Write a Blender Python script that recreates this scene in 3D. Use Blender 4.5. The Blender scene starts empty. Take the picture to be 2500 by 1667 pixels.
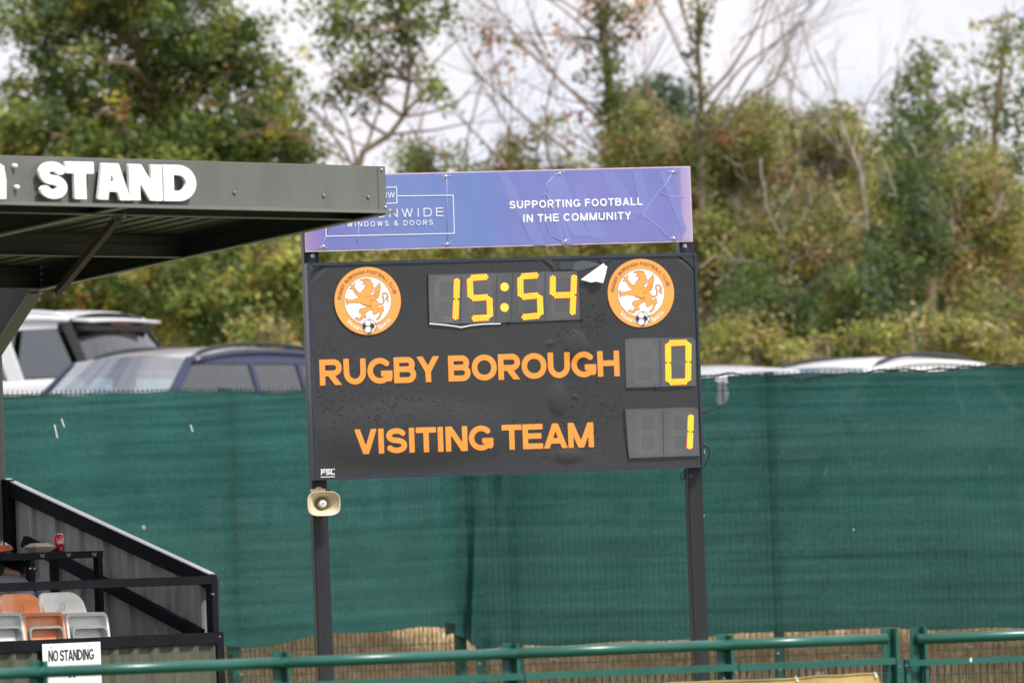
import bpy, bmesh, math, random
import numpy as np
from mathutils import Vector, Matrix
from mathutils.geometry import tessellate_polygon

# ---------------------------------------------------------------- camera, world, sun
SC = bpy.context.scene
COL = SC.collection
F = 20000.0                      # focal length in pixels of the 2500 px wide photograph
PITCH = math.atan(567 / F)
ROLL = 0.036
CAMP = Vector((0, 0, 1.53))
ROT = Matrix.Rotation(math.pi / 2 + PITCH, 3, 'X') @ Matrix.Rotation(-ROLL, 3, 'Z')
cd = bpy.data.cameras.new('camera')
cd.sensor_width = 36.0
cd.lens = F * 36.0 / 2500
cd.clip_start = 1.0
cd.clip_end = 3000
cam = bpy.data.objects.new('camera', cd)
cam.matrix_world = Matrix.Translation(CAMP) @ ROT.to_4x4()
cd.dof.use_dof = True
cd.dof.focus_distance = 54.2
cd.dof.aperture_fstop = 3.3
COL.objects.link(cam)
SC.camera = cam
SC.view_settings.view_transform = 'Standard'
SC.view_settings.look = 'None'
SC.view_settings.exposure = 0.4
SC.view_settings.gamma = 1.0
SC.render.film_transparent = False
SC.cycles.max_bounces = 8
SC.cycles.transparent_max_bounces = 12

SUN_EL = math.radians(53)
SUN_AZ = math.radians(133)        # compass-like angle: 0 = +Y (into the picture), 90 = +X
sund = bpy.data.lights.new('sun', 'SUN')
sund.energy = 3.8
sund.angle = math.radians(10)
sund.color = (1.0, 0.955, 0.89)
sun = bpy.data.objects.new('sun', sund)
sdir = Vector((math.sin(SUN_AZ) * math.cos(SUN_EL), math.cos(SUN_AZ) * math.cos(SUN_EL), math.sin(SUN_EL)))
sun.rotation_euler = sdir.to_track_quat('Z', 'Y').to_euler()
sun.location = (0, 0, 30)
COL.objects.link(sun)

w = bpy.data.worlds.new('World')
SC.world = w
w.use_nodes = True
nt = w.node_tree
for n in list(nt.nodes):
    nt.nodes.remove(n)
out = nt.nodes.new('ShaderNodeOutputWorld')
bg = nt.nodes.new('ShaderNodeBackground')
bg.inputs['Strength'].default_value = 0.1
sky = nt.nodes.new('ShaderNodeTexSky')
sky.sky_type = 'NISHITA'
sky.sun_disc = False
sky.sun_elevation = SUN_EL
sky.sun_rotation = SUN_AZ
tc = nt.nodes.new('ShaderNodeTexCoord')
mp = nt.nodes.new('ShaderNodeMapping')
mp.inputs['Scale'].default_value = (1, 1, 2.2)
mp.inputs['Location'].default_value = (6.6, 6.6, 0.9)
nz = nt.nodes.new('ShaderNodeTexNoise')
nz.inputs['Scale'].default_value = 1.6
nz.inputs['Detail'].default_value = 7
nz.inputs['Roughness'].default_value = 0.55
rp = nt.nodes.new('ShaderNodeValToRGB')
rp.color_ramp.elements[0].position = 0.35
rp.color_ramp.elements[1].position = 0.49
nz2 = nt.nodes.new('ShaderNodeTexNoise')
nz2.inputs['Scale'].default_value = 22.0
nz2.inputs['Detail'].default_value = 5
rp2 = nt.nodes.new('ShaderNodeValToRGB')
rp2.color_ramp.elements[0].position = 0.35
rp2.color_ramp.elements[0].color = (6.9, 7.1, 8.0, 1)
rp2.color_ramp.elements[1].position = 0.62
rp2.color_ramp.elements[1].color = (7.9, 7.6, 7.9, 1)
mx = nt.nodes.new('ShaderNodeMixRGB')
nt.links.new(tc.outputs['Generated'], mp.inputs['Vector'])
nt.links.new(mp.outputs[0], nz.inputs['Vector'])
nt.links.new(mp.outputs[0], nz2.inputs['Vector'])
nt.links.new(nz.outputs['Fac'], rp.inputs['Fac'])
nt.links.new(nz2.outputs['Fac'], rp2.inputs['Fac'])
nt.links.new(rp.outputs['Color'], mx.inputs['Fac'])
nt.links.new(sky.outputs['Color'], mx.inputs['Color1'])
nt.links.new(rp2.outputs['Color'], mx.inputs['Color2'])
nt.links.new(mx.outputs['Color'], bg.inputs['Color'])
nt.links.new(bg.outputs[0], out.inputs['Surface'])

# ---------------------------------------------------------------- helpers
def ray(px, py):
    return ROT @ Vector(((px - 1250) / F, (833.5 - py) / F, -1.0))

def P(px, py, Y):
    d = ray(px, py)
    return CAMP + d * (Y / d.y)

class Frame:
    """local axes of a thing: origin and a turn about z"""
    def __init__(s, o, rz):
        s.o = Vector(o); s.rz = rz
        s.m = Matrix.Rotation(rz, 3, 'Z'); s.i = s.m.inverted()
    def hit(s, px, py, ax, val):
        o = s.i @ (CAMP - s.o); d = s.i @ ray(px, py)
        t = (val - o[ax]) / d[ax]
        return o + d * t
    def w(s, p):
        return s.m @ Vector(p) + s.o

def tag(o, label=None, cat=None, group=None, kind=None):
    if label: o['label'] = label
    if cat: o['category'] = cat
    if group: o['group'] = group
    if kind: o['kind'] = kind
    return o

def empty(name, loc=(0, 0, 0), rz=0):
    o = bpy.data.objects.new(name, None)
    o.empty_display_size = 0.2
    o.location = loc
    o.rotation_euler = (0, 0, rz)
    COL.objects.link(o)
    return o

class MB:
    def __init__(s):
        s.v = []; s.f = []
    def add(s, vs, fs):
        k = len(s.v)
        s.v += [tuple(v) for v in vs]
        s.f += [tuple(i + k for i in f) for f in fs]
        return s
    def box(s, a, b):
        x0, y0, z0 = [min(a[i], b[i]) for i in range(3)]
        x1, y1, z1 = [max(a[i], b[i]) for i in range(3)]
        return s.add([(x0, y0, z0), (x1, y0, z0), (x1, y1, z0), (x0, y1, z0), (x0, y0, z1), (x1, y0, z1), (x1, y1, z1), (x0, y1, z1)],
                     [(0, 3, 2, 1), (4, 5, 6, 7), (0, 1, 5, 4), (1, 2, 6, 5), (2, 3, 7, 6), (3, 0, 4, 7)])
    def bar(s, p, q, a, b, up=(0, 0, 1)):
        """rectangular bar from p to q, a wide across, b along 'up'"""
        p = Vector(p); q = Vector(q); d = (q - p).normalized(); u = Vector(up)
        x = d.cross(u)
        if x.length < 1e-4: x = d.cross(Vector((1, 0, 0)))
        x.normalize(); y = x.cross(d).normalized()
        vs = []
        for c in (p, q):
            for (i, j) in ((-1, -1), (1, -1), (1, 1), (-1, 1)):
                vs.append(c + x * (a / 2 * i) + y * (b / 2 * j))
        return s.add(vs, [(0, 1, 2, 3), (7, 6, 5, 4), (0, 4, 5, 1), (1, 5, 6, 2), (2, 6, 7, 3), (3, 7, 4, 0)])
    def tube(s, pts, rs, n=8, cap=True):
        pts = [Vector(p) for p in pts]
        if not hasattr(rs, '__len__'): rs = [rs] * len(pts)
        rings = []
        ref = None
        for i, p in enumerate(pts):
            d = (pts[min(i + 1, len(pts) - 1)] - pts[max(i - 1, 0)]).normalized()
            if ref is None:
                ref = d.cross(Vector((0, 0, 1)) if abs(d.z) < .9 else Vector((1, 0, 0))).normalized()
            x = (ref - d * ref.dot(d)).normalized(); ref = x
            y = d.cross(x)
            rings.append([p + (x * math.cos(2 * math.pi * k / n) + y * math.sin(2 * math.pi * k / n)) * rs[i] for k in range(n)])
        vs = [v for r in rings for v in r]; fs = []
        for i in range(len(pts) - 1):
            for k in range(n):
                fs.append((i * n + k, i * n + (k + 1) % n, (i + 1) * n + (k + 1) % n, (i + 1) * n + k))
        if cap:
            fs.append(tuple(range(n))[::-1]); fs.append(tuple(range((len(pts) - 1) * n, len(pts) * n)))
        return s.add(vs, fs)
    def prism(s, poly, fn, d0, d1):
        """2-D polygon extruded between depths d0 and d1, fn(x, y, d) -> 3-D"""
        n = len(poly)
        vs = [fn(x, y, d0) for x, y in poly] + [fn(x, y, d1) for x, y in poly]
        tr = tessellate_polygon([[Vector((x, y, 0)) for x, y in poly]])
        fs = [tuple(t) for t in tr] + [tuple(i + n for i in reversed(t)) for t in tr]
        fs += [(i, (i + 1) % n, (i + 1) % n + n, i + n) for i in range(n)]
        return s.add(vs, fs)
    def grid(s, nu, nv, fn):
        vs = [fn(i / nu, j / nv) for j in range(nv + 1) for i in range(nu + 1)]
        fs = [(j * (nu + 1) + i, j * (nu + 1) + i + 1, (j + 1) * (nu + 1) + i + 1, (j + 1) * (nu + 1) + i) for j in range(nv) for i in range(nu)]
        return s.add(vs, fs)
    def build(s, name, m=None, parent=None, smooth=False, bevel=0, fix=True):
        me = bpy.data.meshes.new(name)
        me.from_pydata([tuple(v) for v in s.v], [], s.f)
        if fix or bevel:
            bm = bmesh.new(); bm.from_mesh(me)
            if bevel:
                bmesh.ops.bevel(bm, geom=[e for e in bm.edges if len(e.link_faces) == 2 and e.calc_face_angle(0) > .6], offset=bevel, segments=2, affect='EDGES', clamp_overlap=True)
            if fix: bmesh.ops.recalc_face_normals(bm, faces=bm.faces)
            bm.to_mesh(me); bm.free()
        if smooth:
            me.polygons.foreach_set('use_smooth', [True] * len(me.polygons))
        o = bpy.data.objects.new(name, me)
        if m: me.materials.append(m)
        COL.objects.link(o)
        if parent: o.parent = parent
        return o

def copy_tree(o, parent=None):
    c = o.copy(); COL.objects.link(c); c.parent = parent
    for ch in list(o.children): copy_tree(ch, c)
    return c

# ---------------------------------------------------------------- materials
def mat(name, c, rough=.5, metal=0, var=.15, scale=3.0, bump=0, bscale=40.0, c2=None, spec=.5, stretch=None, coat=0, detail=5):
    m = bpy.data.materials.new(name); m.use_nodes = True
    t = m.node_tree; b = t.nodes['Principled BSDF']
    b.inputs['Roughness'].default_value = rough
    b.inputs['Metallic'].default_value = metal
    b.inputs['Specular IOR Level'].default_value = spec
    b.inputs['Coat Weight'].default_value = coat
    if coat: b.inputs['Coat Roughness'].default_value = 0.05
    tc = t.nodes.new('ShaderNodeTexCoord')
    mp = t.nodes.new('ShaderNodeMapping')
    if stretch: mp.inputs['Scale'].default_value = stretch
    t.links.new(tc.outputs['Object'], mp.inputs['Vector'])
    nz = t.nodes.new('ShaderNodeTexNoise'); nz.inputs['Scale'].default_value = scale; nz.inputs['Detail'].default_value = detail
    t.links.new(mp.outputs[0], nz.inputs['Vector'])
    rp = t.nodes.new('ShaderNodeValToRGB')
    rp.color_ramp.elements[0].position = .3; rp.color_ramp.elements[1].position = .7
    if c2 is None: c2 = tuple(min(1, x * (1 + var)) for x in c); c1 = tuple(x * (1 - var) for x in c)
    else: c1 = c
    rp.color_ramp.elements[0].color = (*c1, 1); rp.color_ramp.elements[1].color = (*c2, 1)
    t.links.new(nz.outputs['Fac'], rp.inputs['Fac'])
    t.links.new(rp.outputs[0], b.inputs['Base Color'])
    if bump:
        n2 = t.nodes.new('ShaderNodeTexNoise'); n2.inputs['Scale'].default_value = bscale; n2.inputs['Detail'].default_value = 4
        t.links.new(mp.outputs[0], n2.inputs['Vector'])
        bp = t.nodes.new('ShaderNodeBump'); bp.inputs['Strength'].default_value = bump; bp.inputs['Distance'].default_value = .01
        t.links.new(n2.outputs['Fac'], bp.inputs['Height']); t.links.new(bp.outputs[0], b.inputs['Normal'])
    return m

def emis(name, c, s):
    m = bpy.data.materials.new(name); m.use_nodes = True
    b = m.node_tree.nodes['Principled BSDF']
    b.inputs['Base Color'].default_value = (*[min(1, x) for x in c], 1)
    b.inputs['Emission Color'].default_value = (*c, 1)
    b.inputs['Emission Strength'].default_value = s
    return m

def glass(name, tint, refl=.5, dens=.35):
    m = bpy.data.materials.new(name); m.use_nodes = True
    t = m.node_tree; t.nodes.remove(t.nodes['Principled BSDF']); o = t.nodes['Material Output']
    tr = t.nodes.new('ShaderNodeBsdfTransparent'); tr.inputs[0].default_value = (*tint, 1)
    gl = t.nodes.new('ShaderNodeBsdfGlossy'); gl.inputs['Roughness'].default_value = .03
    gl.inputs['Color'].default_value = (.95, .97, 1, 1)
    lw = t.nodes.new('ShaderNodeLayerWeight'); lw.inputs['Blend'].default_value = .5
    fr = t.nodes.new('ShaderNodeMath'); fr.operation = 'POWER'; fr.inputs[1].default_value = 4.0; t.links.new(lw.outputs['Facing'], fr.inputs[0])
    ma = t.nodes.new('ShaderNodeMath'); ma.operation = 'MULTIPLY_ADD'; ma.inputs[1].default_value = .7; ma.inputs[2].default_value = refl; ma.use_clamp = True
    mx = t.nodes.new('ShaderNodeMixShader')
    t.links.new(fr.outputs[0], ma.inputs[0]); t.links.new(ma.outputs[0], mx.inputs[0])
    t.links.new(tr.outputs[0], mx.inputs[1]); t.links.new(gl.outputs[0], mx.inputs[2]); t.links.new(mx.outputs[0], o.inputs['Surface'])
    return m

def leafmat(name, trans=.35):
    m = bpy.data.materials.new(name); m.use_nodes = True
    t = m.node_tree; t.nodes.remove(t.nodes['Principled BSDF']); o = t.nodes['Material Output']
    at = t.nodes.new('ShaderNodeAttribute'); at.attribute_name = 'tint'
    di = t.nodes.new('ShaderNodeBsdfPrincipled'); di.inputs['Roughness'].default_value = .55; di.inputs['Specular IOR Level'].default_value = .35
    tl = t.nodes.new('ShaderNodeBsdfTranslucent')
    mx = t.nodes.new('ShaderNodeMixShader'); mx.inputs[0].default_value = trans
    t.links.new(at.outputs['Color'], di.inputs['Base Color']); t.links.new(at.outputs['Color'], tl.inputs['Color'])
    t.links.new(di.outputs[0], mx.inputs[1]); t.links.new(tl.outputs[0], mx.inputs[2]); t.links.new(mx.outputs[0], o.inputs['Surface'])
    return m

M = {}
M['dark_steel'] = mat('dark_steel', (.022, .026, .036), .42, .2, .25, 4, bump=.05)
M['post_steel'] = mat('post_steel', (.019, .019, .026), .45, .1, .25, 2, stretch=(6, 6, .6), bump=.04)
M['frame_blue'] = mat('frame_blue', (.035, .045, .07), .4, .2, .2, 5)
M['white_vinyl'] = mat('white_vinyl', (.82, .82, .84), .35, 0, .03, 6)
M['orange_vinyl'] = mat('orange_vinyl', (.90, .315, .055), .38, 0, .04, 5)
M['orange_crest'] = mat('orange_crest', (.92, .37, .085), .38, 0, .03, 5)
M['brown_ink'] = mat('brown_ink', (.24, .1, .06), .5, 0, .1, 8)
M['black_ink'] = mat('black_ink', (.03, .03, .035), .5, 0, .1, 8)
M['grey_ink'] = mat('grey_ink', (.2, .17, .16), .5, 0, .1, 8)
M['window_grey'] = mat('window_grey', (.092, .097, .108), .3, 0, .22, 2.2, bump=.02)
M['seam_grey'] = mat('seam_grey', (.05, .055, .065), .4, 0, .1)
M['led_off'] = mat('led_off', (.25, .245, .19), .3, 0, .2, 30)
M['led_core'] = emis('led_core', (1.0, .50, .05), 1.25)
M['led_glow'] = emis('led_glow', (1.0, .27, .01), .5)  # orange light on the housing around the diodes, painted as emission
M['white_ink'] = mat('white_ink', (.85, .86, .9), .4, 0, .02, 5)
M['stand_grey'] = mat('stand_grey', (.135, .145, .13), .5, .1, .14, 1.6, bump=.03, bscale=60, stretch=(2.2, 2.2, .5), detail=9)
M['stand_lip'] = mat('stand_lip', (.17, .18, .165), .45, .1, .08, 2)
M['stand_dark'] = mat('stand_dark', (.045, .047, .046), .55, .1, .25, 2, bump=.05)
M['roof_inner'] = mat('roof_inner', (.10, .103, .10), .6, 0, .2, 1.5, stretch=(4, .6, 1))
M['black_paint'] = mat('black_paint', (.008, .009, .012), .6, 0, .3, 5, bump=.05, spec=.12)
M['clad_grey'] = mat('clad_grey', (.29, .275, .27), .6, 0, .28, 3, stretch=(6, 6, .5), bump=.05)
M['clad_olive'] = mat('clad_olive', (.085, .088, .06), .55, 0, .28, 3, stretch=(6, 6, .5), bump=.05)
M['cap_glint'] = mat('cap_glint', (.62, .62, .6), .3, .4, .1, 3)  # bright colour paints the lit edge along the end wall's top rail
M['steel'] = mat('steel', (.5, .5, .5), .3, .8, .15, 20)
M['rivet_grey'] = mat('rivet_grey', (.2, .21, .2), .4, .4, .2, 20)
M['green_paint'] = mat('green_paint', (.016, .10, .078), .3, 0, .18, 3, spec=.6, bump=.04)
M['green_wire'] = mat('green_wire', (.012, .04, .034), .4, 0, .25, 3)
M['rail_wire'] = mat('rail_wire', (.015, .07, .05), .4, 0, .25, 3)
M['post_green'] = mat('post_green', (.018, .09, .08), .45, 0, .25, 3)
M['rope'] = mat('rope', (.03, .032, .034), .8, 0, .3, 20)
M['cable'] = mat('cable', (.012, .014, .016), .5, 0, .2, 20)
M['horn_cream'] = mat('horn_cream', (.66, .56, .39), .42, 0, .12, 9)
M['horn_inner'] = mat('horn_inner', (.6, .5, .34), .5, 0, .2, 12)
M['tan_canvas'] = mat('tan_canvas', (.50, .34, .135), .7, 0, .22, 5, bump=.15, bscale=25)
M['seat_orange'] = mat('seat_orange', (.80, .24, .07), .42, 0, .1, 7, c2=(.82, .40, .22))
M['seat_white'] = mat('seat_white', (.66, .65, .62), .42, 0, .08, 7, c2=(.8, .79, .78))
M['seat_rim'] = mat('seat_rim', (.33, .34, .34), .35, .3, .15, 9)
M['can_red'] = mat('can_red', (.6, .02, .03), .25, .3, .1, 9)
M['can_metal'] = mat('can_metal', (.7, .7, .7), .25, .9, .1, 9)
M['box_beige'] = mat('box_beige', (.55, .48, .36), .7, 0, .12, 12)
M['jacket'] = mat('jacket', (.016, .018, .026), .8, 0, .35, 8, bump=.2)
M['trousers'] = mat('trousers', (.25, .25, .28), .85, 0, .2, 8, bump=.3)
M['skin'] = mat('skin', (.4, .2, .13), .6, 0, .1, 8)
M['hair'] = mat('hair', (.03, .02, .015), .7, 0, .2, 30)
M['orange_tag'] = mat('orange_tag', (.85, .14, .03), .5, 0, .1, 9)
M['bark'] = mat('bark', (.13, .095, .06), .85, 0, .35, 8, c2=(.22, .17, .11), bump=.4)
M['pale_bark'] = mat('pale_bark', (.17, .13, .09), .8, 0, .3, 7, c2=(.38, .33, .28), bump=.3)
M['dead_wood'] = mat('dead_wood', (.25, .21, .17), .8, 0, .3, 7, c2=(.5, .46, .42))
M['twig'] = mat('twig', (.15, .10, .055), .8, 0, .3, 5, c2=(.26, .19, .13))
M['leaf'] = leafmat('leaf', .55)
M['white_paint'] = mat('white_paint', (.60, .61, .63), .3, 0, .02, 2, coat=.25)
M['silver_paint'] = mat('silver_paint', (.44, .44, .47), .3, .1, .03, 2, coat=.25)
M['blue_paint'] = mat('blue_paint', (.012, .019, .060), .35, 0, .08, 2, coat=.25)
M['roof_sheen'] = mat('roof_sheen', (.36, .35, .36), .3, .1, .05, 2, coat=.5)  # sky sheen on the navy roof, put into a pale base colour
M['trim_black'] = mat('trim_black', (.02, .02, .022), .4, 0, .2, 6)
M['interior'] = mat('interior', (.10, .10, .105), .8, 0, .2, 6)
M['tyre'] = mat('tyre', (.02, .02, .02), .85, 0, .2, 20)
M['lamp_red'] = mat('lamp_red', (.3, .01, .01), .2, 0, .1, 9)
M['lamp_clear'] = mat('lamp_clear', (.7, .72, .75), .1, .2, .1, 9)
M['screen_glass'] = glass('screen_glass', (.55, .68, .66), .42)
M['side_glass'] = glass('side_glass', (.3, .4, .45), .16)
M['dark_glass'] = glass('dark_glass', (.03, .035, .045), .2)
M['flower'] = mat('flower', (.7, .7, .62), .8, 0, .1, 20)

def board_mat():
    m = mat('board_vinyl', (.031, .031, .035), .3, 0, .12, 1.1, spec=.6)
    t = m.node_tree; b = t.nodes['Principled BSDF']
    tc = t.nodes.new('ShaderNodeTexCoord')
    vo = t.nodes.new('ShaderNodeTexVoronoi'); vo.inputs['Scale'].default_value = 33
    mp = t.nodes.new('ShaderNodeMapping'); mp.inputs['Scale'].default_value = (1, .2, 1.7)
    t.links.new(tc.outputs['Object'], mp.inputs['Vector']); t.links.new(mp.outputs[0], vo.inputs['Vector'])
    r = t.nodes.new('ShaderNodeValToRGB'); r.color_ramp.elements[0].position = .12; r.color_ramp.elements[0].color = (1, 1, 1, 1)
    r.color_ramp.elements[1].position = .30; r.color_ramp.elements[1].color = (0, 0, 0, 1)
    t.links.new(vo.outputs['Distance'], r.inputs[0])
    nz = t.nodes.new('ShaderNodeTexNoise'); nz.inputs['Scale'].default_value = 2.2; nz.inputs['Detail'].default_value = 2
    t.links.new(tc.outputs['Object'], nz.inputs['Vector'])
    r2 = t.nodes.new('ShaderNodeValToRGB'); r2.color_ramp.elements[0].position = .42; r2.color_ramp.elements[1].position = .62
    t.links.new(nz.outputs['Fac'], r2.inputs[0])
    mu = t.nodes.new('ShaderNodeMath'); mu.operation = 'MULTIPLY'
    t.links.new(r.outputs[0], mu.inputs[0]); t.links.new(r2.outputs[0], mu.inputs[1])
    nl = t.nodes.new('ShaderNodeTexNoise'); nl.inputs['Scale'].default_value = 3.2; nl.inputs['Detail'].default_value = 2
    t.links.new(tc.outputs['Object'], nl.inputs['Vector'])
    ad = t.nodes.new('ShaderNodeMath'); ad.operation = 'MULTIPLY_ADD'; ad.inputs[1].default_value = 1.6
    t.links.new(nl.outputs['Fac'], ad.inputs[0]); t.links.new(mu.outputs[0], ad.inputs[2])
    bp = t.nodes.new('ShaderNodeBump'); bp.inputs['Strength'].default_value = .3; bp.inputs['Distance'].default_value = .006
    t.links.new(ad.outputs[0], bp.inputs['Height']); t.links.new(bp.outputs[0], b.inputs['Normal'])
    return m
M['board'] = board_mat()
M['drop'] = mat('drop', (.035, .035, .04), .75, 0, .1, 9, spec=.1)

def banner_mat():
    """printed panel: blue ground fading to violet, pink rims at both ends"""
    m = mat('banner_print', (.2, .25, .6), .4, 0, 0, 3)
    t = m.node_tree; b = t.nodes['Principled BSDF']
    tc = t.nodes.new('ShaderNodeTexCoord'); sp = t.nodes.new('ShaderNodeSeparateXYZ')
    t.links.new(tc.outputs['Generated'], sp.inputs[0])
    r = t.nodes.new('ShaderNodeValToRGB'); cr = r.color_ramp
    cs = [(0, (.34, .22, .44)), (.018, (.28, .19, .44)), (.05, (.165, .17, .44)), (.25, (.155, .21, .48)), (.47, (.14, .205, .48)), (.52, (.165, .19, .48)), (.75, (.19, .19, .49)), (.95, (.175, .185, .48)), (.972, (.22, .20, .48)), (.98, (.36, .29, .52)), (1, (.42, .34, .54))]
    while len(cr.elements) > 2: cr.elements.remove(cr.elements[1])
    cr.elements[0].position = 0; cr.elements[0].color = (*cs[0][1], 1)
    cr.elements[1].position = 1; cr.elements[1].color = (*cs[-1][1], 1)
    for p, c in cs[1:-1]:
        e = cr.elements.new(p); e.color = (*c, 1)
    t.links.new(sp.outputs['X'], r.inputs[0]); t.links.new(r.outputs[0], b.inputs['Base Color'])
    return m
M['banner'] = banner_mat()
M['banner_wash'] = mat('banner_wash', (.195, .215, .515), .4, 0, .04, 3)
M['pink_edge'] = mat('pink_edge', (.62, .45, .58), .4, 0, .06, 8)
M['banner_crease'] = mat('banner_crease', (.38, .39, .64), .3, 0, .1, 8)

def net_mat():
    m = bpy.data.materials.new('shade_net'); m.use_nodes = True
    t = m.node_tree; t.nodes.remove(t.nodes['Principled BSDF']); o = t.nodes['Material Output']
    tc = t.nodes.new('ShaderNodeTexCoord')
    def noise(sc, st, det=4):
        mp = t.nodes.new('ShaderNodeMapping'); mp.inputs['Scale'].default_value = st
        t.links.new(tc.outputs['Object'], mp.inputs['Vector'])
        n = t.nodes.new('ShaderNodeTexNoise'); n.inputs['Scale'].default_value = sc; n.inputs['Detail'].default_value = det
        t.links.new(mp.outputs[0], n.inputs['Vector']); return n
    a = noise(1, (.6, .6, 20)); bnz = noise(1, (40, 40, 40), 3); cnz = noise(1.3, (1, 1, 1.5)); dn = noise(1, (130, 130, 130), 1)
    ad = t.nodes.new('ShaderNodeMath'); ad.operation = 'ADD'; t.links.new(a.outputs['Fac'], ad.inputs[0]); t.links.new(bnz.outputs['Fac'], ad.inputs[1])
    ad2 = t.nodes.new('ShaderNodeMath'); ad2.operation = 'ADD'; t.links.new(ad.outputs[0], ad2.inputs[0]); t.links.new(cnz.outputs['Fac'], ad2.inputs[1])
    ad3 = t.nodes.new('ShaderNodeMath'); ad3.operation = 'ADD'; t.links.new(ad2.outputs[0], ad3.inputs[0]); t.links.new(dn.outputs['Fac'], ad3.inputs[1])
    r = t.nodes.new('ShaderNodeValToRGB'); r.color_ramp.elements[0].position = 1.6 / 4; r.color_ramp.elements[1].position = 2.4 / 4
    dv = t.nodes.new('ShaderNodeMath'); dv.operation = 'MULTIPLY'; dv.inputs[1].default_value = .25
    t.links.new(ad3.outputs[0], dv.inputs[0]); t.links.new(dv.outputs[0], r.inputs[0])
    r.color_ramp.elements[0].color = (.010, .060, .056, 1); r.color_ramp.elements[1].color = (.027, .116, .110, 1)
    di = t.nodes.new('ShaderNodeBsdfPrincipled'); di.inputs['Roughness'].default_value = .65; di.inputs['Specular IOR Level'].default_value = .3
    tl = t.nodes.new('ShaderNodeBsdfTranslucent'); tr = t.nodes.new('ShaderNodeBsdfTransparent')
    t.links.new(r.outputs[0], di.inputs['Base Color'])
    mc = t.nodes.new('ShaderNodeMixRGB'); mc.blend_type = 'MULTIPLY'; mc.inputs[0].default_value = 1; mc.inputs['Color2'].default_value = (1.6, 2.0, 2.0, 1)
    t.links.new(r.outputs[0], mc.inputs['Color1']); t.links.new(mc.outputs[0], tl.inputs['Color'])
    m1 = t.nodes.new('ShaderNodeMixShader'); m1.inputs[0].default_value = .45
    t.links.new(di.outputs[0], m1.inputs[1]); t.links.new(tl.outputs[0], m1.inputs[2])
    m2 = t.nodes.new('ShaderNodeMixShader'); m2.inputs[0].default_value = .014
    t.links.new(m1.outputs[0], m2.inputs[1]); t.links.new(tr.outputs[0], m2.inputs[2]); t.links.new(m2.outputs[0], o.inputs['Surface'])
    return m
M['net'] = net_mat()
M['hay'] = mat('hay', (.36, .26, .15), .9, 0, .3, 9, c2=(.58, .45, .28), bump=.5, bscale=30)
M['mown_grass'] = mat('mown_grass', (.05, .09, .025), .9, 0, .3, 1, bump=.3)
M['gravel'] = mat('gravel', (.22, .2, .17), .9, 0, .3, 3, bump=.3)

# ---------------------------------------------------------------- stroke lettering
ADV = dict(A=1.0, B=1.0, C=1.0, D=1.0, E=.93, F=.85, G=1.086, H=1.0, I=.36, L=.85, M=1.163, N=1.0, O=1.086, P=.93, R=1.0, S=.93, T=.853, U=1.0, V=.93, W=1.318, Y=.93)
ADV['&'] = 1.0; ADV[' '] = .34
GAP = {c: .045 for c in 'COGSDQ&'}; GAP.update({c: .0 for c in 'AVWYT'})

def arc(cx, cy, rx, ry, a0, a1, n=14, p=2.0):
    if p != 2.0:
        sg = lambda v: math.copysign(abs(v) ** (2 / p), v)
        return [(cx + rx * sg(math.cos(math.radians(a0 + (a1 - a0) * i / n))), cy + ry * sg(math.sin(math.radians(a0 + (a1 - a0) * i / n)))) for i in range(n + 1)]
    return [(cx + rx * math.cos(math.radians(a0 + (a1 - a0) * i / n)), cy + ry * math.sin(math.radians(a0 + (a1 - a0) * i / n))) for i in range(n + 1)]

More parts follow.
